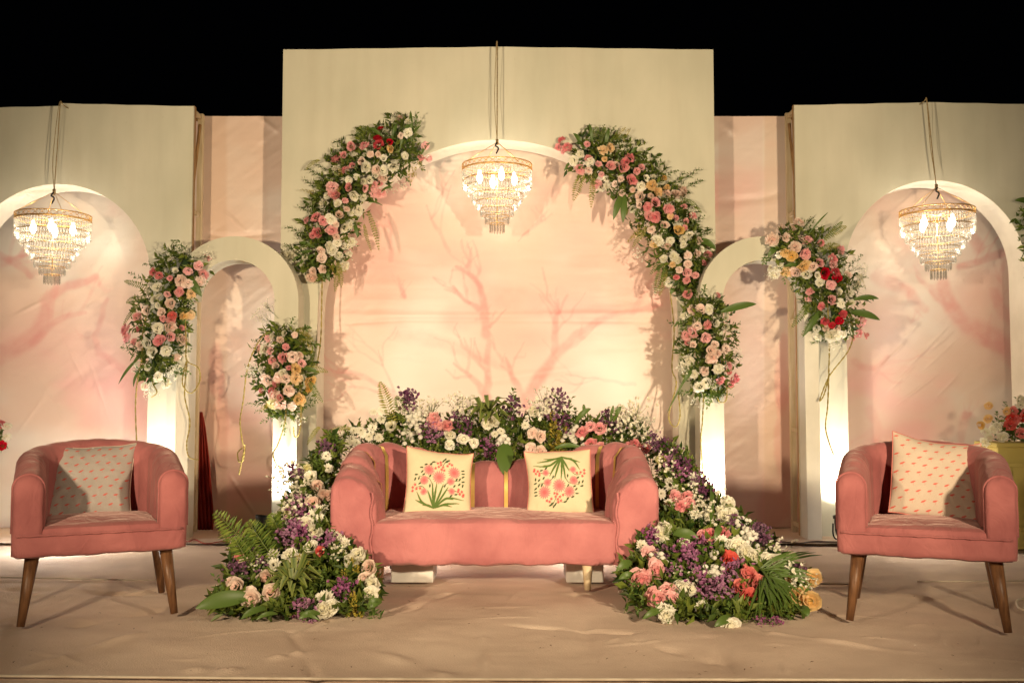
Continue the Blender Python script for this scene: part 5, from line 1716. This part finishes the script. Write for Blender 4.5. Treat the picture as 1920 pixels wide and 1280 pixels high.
# ------------------------------------------------------------------ yellow pedestals with flowers at both picture edges
def pedestal(label, flabel, x0, y0, w, h, items, poly, Y):
    t = thing('flower_pedestal', label, 'pedestal', (x0 + w / 2, y0 + w / 2, 0), 0, 'yellow flower pedestals')
    m = MB()
    m.box((-w / 2, -w / 2, 0.001), (w / 2, w / 2, h - 0.03))
    body = m.build('body', M_YELLOW, t, bevel=0.006)
    m = MB()
    m.box((-w / 2 - .012, -w / 2 - .012, h - 0.029), (w / 2 + .012, w / 2 + .012, h))
    m.build('top_board', M_YELLOW, t, bevel=0.004)
    a = .055
    for (lo, hi) in (((-w / 2 + a, h - .16), (w / 2 - a, h - .13)), ((-w / 2 + a, .12), (w / 2 - a, .15)), ((-w / 2 + a, .1505), (-w / 2 + a + .03, h - .1605)), ((w / 2 - a - .03, .1505), (w / 2 - a, h - .1605))):
        m = MB()
        m.box((lo[0], -w / 2 - .014, lo[1]), (hi[0], -w / 2 + .002, hi[1]))
        m.build('moulding', M_YELLOW, body, bevel=0.004)
    bank(flabel, (x0 + w / 2, y0 + w / 2, h), poly, lambda u, v: Y, items, 240, (.025, .05), .15, name='pedestal_bouquet', group='bouquets on the yellow pedestals')


p = F(1876, 1030)
ZP = (1790, 720, 3.761)
I = zi('carn', 'C', .036, [(410, 190), (400, 240), (390, 290), (470, 345), (500, 210), (480, 240), (430, 250)], *ZP) + zi('rose', 'Y', .03, [(240, 155), (235, 245), (180, 290), (370, 190)], *ZP) + zi('carn', 'W', .034, [(215, 340), (240, 380), (270, 320), (320, 380), (210, 410), (350, 370), (465, 110), (470, 145), (300, 300)], *ZP) + [('sprig', 1865, 800, 'W', .12), ('sprig', 1870, 785, 'W', .12), ('sprig', 1885, 770, 'W', .12), ('sprig', 1910, 760, 'W', .12), ('sprig', 1900, 800, 'W', .12), ('sprig', 1920, 790, 'W', .12)]
I += [('carn', 1935, 780, 'K', .036), ('carn', 1945, 800, 'W', .036), ('carn', 1930, 755, 'B', .036), ('carn', 1950, 770, 'C', .036)]
pedestal('yellow panelled pedestal behind the right armchair', 'red, white and yellow bouquet on the pedestal by the right armchair', p.x, p.y, .30, P(1876, 830, p.y).z, I, [(1868, 828), (1880, 790), (1905, 765), (1960, 760), (1975, 828)], p.y + .08)
p = F(-62, 1012)
I = [('carn', 2, 796, 'R', .034), ('carn', -8, 806, 'R', .034), ('carn', 14, 800, 'W', .034), ('carn', 13, 820, 'W', .034), ('carn', 4, 835, 'R', .034), ('carn', -14, 825, 'W', .034), ('carn', -30, 800, 'K', .034), ('carn', -40, 820, 'W', .034)]
pedestal('yellow pedestal almost hidden at the left photo edge', 'red and white bouquet cut off by the left photo edge', p.x - .30, p.y, .30, P(5, 846, p.y).z, I, [(-60, 842), (-50, 800), (0, 795), (10, 842)], p.y + .08)


# ------------------------------------------------------------------ chandeliers
def chandelier_parts():
    parts = []
    R0 = 0.253
    band = MB()
    n = 34
    for z in (0.0, 0.036):
        band.tube([(R0 * math.cos(2 * math.pi * k / 48), R0 * math.sin(2 * math.pi * k / 48), z) for k in range(48)], 0.0042, 5, closed=True)
    for k in range(n):
        for sg in (-1, 1):
            a, b = 2 * math.pi * k / n, 2 * math.pi * (k + sg) / n
            band.tube([(R0 * math.cos(a), R0 * math.sin(a), 0.0), (R0 * math.cos((a + b) / 2) * 1.004, R0 * math.sin((a + b) / 2) * 1.004, .018), (R0 * math.cos(b), R0 * math.sin(b), .036)], 0.0022, 3)
    parts.append(('lattice_band', band, M_BRASS))
    tiers = [(0.250, -0.004, 0.075), (0.247, -0.082, 0.060), (0.215, -0.118, 0.072), (0.180, -0.178, 0.066), (0.148, -0.232, 0.062), (0.118, -0.285, 0.060), (0.085, -0.338, 0.060), (0.052, -0.392, 0.070)]
    for i, (r, z, l) in enumerate(tiers):
        ring = MB()
        ring.tube([(r * math.cos(2 * math.pi * k / 40), r * math.sin(2 * math.pi * k / 40), z) for k in range(40)], 0.003, 4, closed=True)
        parts.append(('tier_ring', ring, M_BRASS))
        cr = MB()
        n = max(9, int(2 * math.pi * r / 0.021))
        for k in range(n):
            a = 2 * math.pi * (k + .5 * (i % 2)) / n
            c, s = math.cos(a), math.sin(a)
            w, d = 0.0072, 0.005
            zz = [(z - .004, .3), (z - .012, 1), (z - l * .85, 1), (z - l, .15)]
            vv, ff = [], []
            for (zq, k2) in zz:
                for (x, y) in ((w, 0), (0, d), (-w, 0), (0, -d)):
                    vv.append(((r + y * k2) * c - x * k2 * s, (r + y * k2) * s + x * k2 * c, zq))
            for j in range(3):
                for q in range(4):
                    ff.append((4 * j + q, 4 * j + (q + 1) % 4, 4 * j + 4 + (q + 1) % 4, 4 * j + 4 + q))
            cr.add(vv, ff)
        parts.append(('crystal_tier', cr, M_CRYSTAL))
    rod = MB()
    rod.tube([(0, 0, 0.0), (0, 0, -0.40)], 0.004, 6)
    for k in range(3):
        a = 2 * math.pi * k / 3 + .3
        rod.tube([(R0 * math.cos(a), R0 * math.sin(a), 0), (-R0 * math.cos(a), -R0 * math.sin(a), 0)], 0.0032, 4)
    parts.append(('inner_frame', rod, M_BRASS))
    cords = MB()
    for k in range(4):
        a = math.pi / 2 * k + .5
        cords.tube([(R0 * math.cos(a), R0 * math.sin(a), .036), (0, 0, 0.205)], 0.0022, 4)
    parts.append(('hanging_wire', cords, M_BRASS))
    return [(nm, mb.mesh(nm, nm != 'crystal_tier'), mt) for nm, mb, mt in parts]


CH = chandelier_parts()
BULB = MB()
BULB.lathe([(.006, -.05), (.016, -.035), (.022, -.012), (.018, .01), (.009, .03), (.009, .045)], 12)
BULB = BULB.mesh('bulb', True)
BULB.materials.append(M_BULB)
for (nm, me, mt) in CH:
    me.materials.append(mt)


def chandelier(label, u, vring, Y, u_top, v_top, slack):
    c = P(u, vring, Y)
    t = thing('chandelier', label, 'chandelier', c, random.uniform(0, 1), 'crystal chandeliers')
    last = t
    for (nm, me, mt) in CH:
        o = link(nm, me, last if nm == 'crystal_tier' else t)
        last = o
    for k in range(4):
        a = math.pi / 2 * k + .2
        b = link('bulb', BULB, t)
        b.location = (.13 * math.cos(a), .13 * math.sin(a), -.055)
    # rope up over the panel edge, its two strands
    m = MB()
    rz = t.rotation_euler.z
    inv = Matrix.Rotation(-rz, 3, 'Z')
    top = P(u_top, v_top - 2, Y + 0.06 if False else Y)
    knot = Vector((0, 0, .205))
    tp = inv @ (top - c)
    over = inv @ (Vector((top.x, Y + .30, top.z + .008)) - c)
    for k, off in enumerate((0.0, slack)):
        midp = knot.lerp(tp, .5) + inv @ Vector((-off, 0.01 * k, 0))
        m.tube(catmull([knot, knot.lerp(tp, .25) + inv @ Vector((-off * .7, 0, 0)), midp, tp + inv @ Vector((-off * .3, 0, 0)), tp + inv @ Vector((0, .05, .01)), over], 6), 0.0036 if k == 0 else 0.0024, 6)
    m.tube([knot + Vector((0, 0, -.02)), knot + Vector((0, 0, .02))], .011, 7)
    m.build('hanging_rope', M_ROPE, t, True)
    m = MB()
    m.tube(catmull([knot + Vector((.0, -.01, -.005)), knot + inv @ Vector((-.012, -.02, -.03)), knot + inv @ Vector((.01, -.02, -.05)), knot + inv @ Vector((-.006, -.02, -.09))], 5), .006, 5)
    m.build('taped_wire', M_BLACK, t, True)
    for k, (dz, pw) in enumerate(((-.06, .75), (-.22, .25))):
        ld = bpy.data.lights.new('chandelier_light', 'POINT')
        ld.energy, ld.color, ld.shadow_soft_size = CHAND_W * pw, (1.0, .85, .68), .04
        lo = bpy.data.objects.new('chandelier_light', ld)
        COL.objects.link(lo)
        lo.parent = t
        lo.location = (0, 0, dz)
    return t


chandelier('lit crystal chandelier hanging in the big centre arch', 932, 319, 7.15, 932, 86, .018)
chandelier('lit crystal chandelier hanging in the left arch', 100, 413, 7.07, 113, 198, .03)
chandelier('lit crystal chandelier hanging in the right arch', 1757, 404, 7.07, 1738, 191, .006)


# ------------------------------------------------------------------ floor uplights and front floods
def spot(name, loc, target, watts, cone, blend, soft, color, parent=None):
    ld = bpy.data.lights.new(name, 'SPOT')
    ld.energy, ld.color, ld.spot_size, ld.spot_blend, ld.shadow_soft_size = watts, color, R(cone), blend, soft
    o = bpy.data.objects.new(name, ld)
    COL.objects.link(o)
    d = Vector(target) - Vector(loc)
    o.rotation_euler = d.to_track_quat('-Z', 'Y').to_euler()
    o.location = loc
    return o


def uplight(label, pos, target, watts=None, cone=104, col=None):
    pos, target = Vector(pos), Vector(target)
    t = thing('uplight', label, 'floor lamp', (pos.x, pos.y, 0), 0, 'floor uplights')
    d = (target - pos).normalized()
    q = d.to_track_quat('Z', 'Y').to_matrix().to_4x4()
    c = Vector((0, 0, pos.z))
    M = Matrix.Translation(c) @ q
    m = MB()
    m.lathe([(.02, -.085), (.045, -.08), (.052, -.05), (.052, .03), (.060, .034), (.060, .055), (.055, .055), (.05, .02)], 20, M, cap=False)
    can = m.build('lamp_can', M_BLACK, t, True)
    m = MB()
    m.lathe([(.0005, .012), (.049, .012)], 20, M, cap=False)
    m.build('lens', M_LENS, can)
    m = MB()
    m.tube(catmull([c + Vector((-.065, 0, 0)), c + Vector((-.065, 0, -pos.z * .6)), Vector((-.04, 0, .008)), Vector((.04, 0, .008)), c + Vector((.065, 0, -pos.z * .6)), c + Vector((.065, 0, 0))], 4), .006, 5)
    m.build('bracket', M_BLACK, t, True)
    s = spot('uplight_beam', c + d * .06, c + d, watts or UP_W, cone, 1.0, .03, col or UP_COL)
    s.parent = t
    return t


def legpt(u, v, Y):
    return P(u, v, Y)


def place_up(label, u, Y, yd, z=0.12, du=0.0, tz=1.0, watts=None, cone=104, col=None):
    a = P(u, 800, Y)
    pos = Vector((a.x + du, Y - yd, z))
    return uplight(label, pos, Vector((a.x, Y, tz)), watts, cone, col)


place_up('black floor uplight beside the fern fronds, aimed at the left small arch leg', 532, YA, .19, .14, -.09, .85, UP_W * .62, 100)
place_up('floor uplight hidden behind the right bouquet, aimed at the right small arch leg', 1325, YA, .18, .12, .06, .85, UP_W * .6, 100)
place_up('floor uplight hidden behind the left armchair, aimed at the panel leg', 305, YS, .15, .12, 0, .95, UP_W * .85)
place_up('floor uplight hidden behind the right armchair, aimed at the panel leg', 1563, YS, .15, .12, 0, .95, UP_W * .85)
b = F(8, 990)
m = MB()
m.box((-.11, 0, .001), (.11, .12, .16))
o = m.build('lamp_box', M_BLOCK, None, bevel=.008)
o.location = b
tag(o, 'pale box under the floor lamp at the left photo edge', 'box')
tl = uplight('black floor uplight on a pale box at the left photo edge', (b.x - .02, b.y + .05, .27), (b.x - .2, 7.6, 1.3), WASH_W * .5, 120)


def floor_bulb(label, u, Y, watts, z=.22):
    x = P(u, 900, Y).x
    t = thing('floor_bulb', label, 'floor lamp', (x, Y, 0), 0, 'open bulbs standing on the floor')
    m = MB()
    m.lathe([(.05, .001), (.05, .02), (.018, .03), (.014, z - .06), (.02, z - .055), (.02, z - .025)], 16)
    m.build('stand', M_BLACK, t, True)
    m = MB()
    m.lathe([(.014, z - .026), (.03, z - .005), (.034, z + .015), (.024, z + .04), (.004, z + .05)], 14)
    m.build('bulb', M_LENS, t, True)
    ld = bpy.data.lights.new('floor_bulb_light', 'POINT')
    ld.energy, ld.color, ld.shadow_soft_size = watts, UP_COL, .05
    lo = bpy.data.objects.new('floor_bulb_light', ld)
    COL.objects.link(lo)
    lo.parent = t
    lo.location = (0, 0, z + .01)
    return t


floor_bulb('open floor bulb behind the sofa, under the flower bed, left of centre', 775, 6.12, WASH_W * .42, .14)
floor_bulb('open floor bulb behind the sofa, under the flower bed, right of centre', 1085, 6.12, WASH_W * .42, .14)
floor_bulb('added fill bulb hidden behind the left bouquet', 565, 6.72, WASH_W * .22)  # this and the next: fill bulbs added to brighten the lower cloth
floor_bulb('added fill bulb hidden behind the right bouquet', 1362, 6.72, WASH_W * .22)
floor_bulb('open floor bulb hidden behind the left armchair seat', 115, 6.78, WASH_W * 3.4)
floor_bulb('open floor bulb hidden behind the right armchair seat', 1720, 6.78, WASH_W * 1.05)


def flood(label, x, y, z, target, watts):
    t = thing('flood_light', label, 'stage light', (x, y, -0.6), 0, 'front flood lights')
    d = (Vector(target) - Vector((x, y, z))).normalized()
    q = d.to_track_quat('Z', 'Y').to_matrix().to_4x4()
    M = Matrix.Translation((0, 0, z + .6)) @ q
    m = MB()
    m.lathe([(.04, -.2), (.09, -.18), (.11, -.1), (.11, .06), (.13, .07), (.13, .1), (.12, .1), (.1, .05)], 24, M, cap=False)
    can = m.build('lamp_can', M_BLACK, t, True)
    m = MB()
    m.lathe([(.0005, .04), (.1, .04)], 24, M, cap=False)
    m.build('lens', M_LENS, can)
    m = MB()
    m.tube([(0, 0, .5), (0, 0, z + .6 - .13)], .018, 8)
    m.build('pole', M_BLACK, t, True)
    for k in range(3):
        a = 2.1 * k + .4
        m = MB()
        m.tube([(0, 0, .55), (.38 * math.cos(a), .38 * math.sin(a), .012)], .012, 6)
        m.build('leg', M_BLACK, t, True)
    s = spot('flood_beam', Vector((0, 0, z + .6)) + d * .12, Vector((0, 0, z + .6)) + d, watts, 84, 1.0, .09, WARM)
    s.parent = t
    return t


flood('tripod flood light on the ground in front of the stage, left of the camera', -2.3, 0.9, 1.45, (.3, 7.2, 2.1), FLOOD_W * .88)
flood('tripod flood light on the ground in front of the stage, right of the camera', 2.2, 0.9, 1.45, (-.3, 7.2, 2.1), FLOOD_W * 1.12)

# ------------------------------------------------------------------ wires and litter on the floor
def wire(label, pts, r, mat):
    m = MB()
    m.tube(catmull([Vector((F(u, v).x, F(u, v).y, .012)) for u, v in pts], 8), r, 6)
    tag(m.build('floor_cable', mat, None, True), label, 'cable', 'cables on the stage floor')


wire('thin red wires on the floor between left armchair and fern fronds', [(330, 1012), (352, 1018), (365, 1014), (385, 1022), (415, 1018), (450, 1020), (480, 1024)], .004, M_WIRE)
wire('dark cable along the foot of the backdrop left of the right armchair', [(1400, 1012), (1440, 1017), (1475, 1019), (1500, 1021), (1530, 1018), (1580, 1019), (1680, 1016)], .006, M_CABLE)
wire('pale cable curled on the floor behind the right armchair, at the photo edge', [(1960, 1115), (1925, 1125), (1908, 1130), (1912, 1145), (1940, 1150)], .006, M_SEAM)

m = MB()
random.seed(5)
for (u, v) in [(845, 1065), (770, 1128), (876, 1103), (1222, 1098), (1195, 1125), (930, 1153), (1010, 1148), (1535, 1150), (1580, 1165), (1600, 1090), (1555, 1140), (190, 1150), (285, 1160), (430, 1190), (250, 1180), (640, 1200), (1115, 1290), (850, 1230), (1010, 1215), (1450, 1215), (660, 1165), (1080, 1110), (710, 1075), (770, 1100), (1655, 1195), (1480, 1235), (430, 1255), (580, 1235), (60, 1220), (1300, 1235), (1750, 1170), (1790, 1230), (100, 1120), (780, 1245)] + [(random.uniform(20, 1900), random.uniform(1100, 1265)) for _ in range(60)]:
    p = F(u, v)
    p.z = .002
    w = random.uniform(0, 6.28)
    add_leaf(m, p, Vector((math.cos(w), math.sin(w), .25)), Vector((0, 0, 1)), random.uniform(.006, .022), random.uniform(.003, .008), .1)
o = m.build('fallen_leaf_bits', M_WALNUT)
tag(o, 'tiny dry leaf bits scattered over the stage floor', 'litter', kind='stuff')
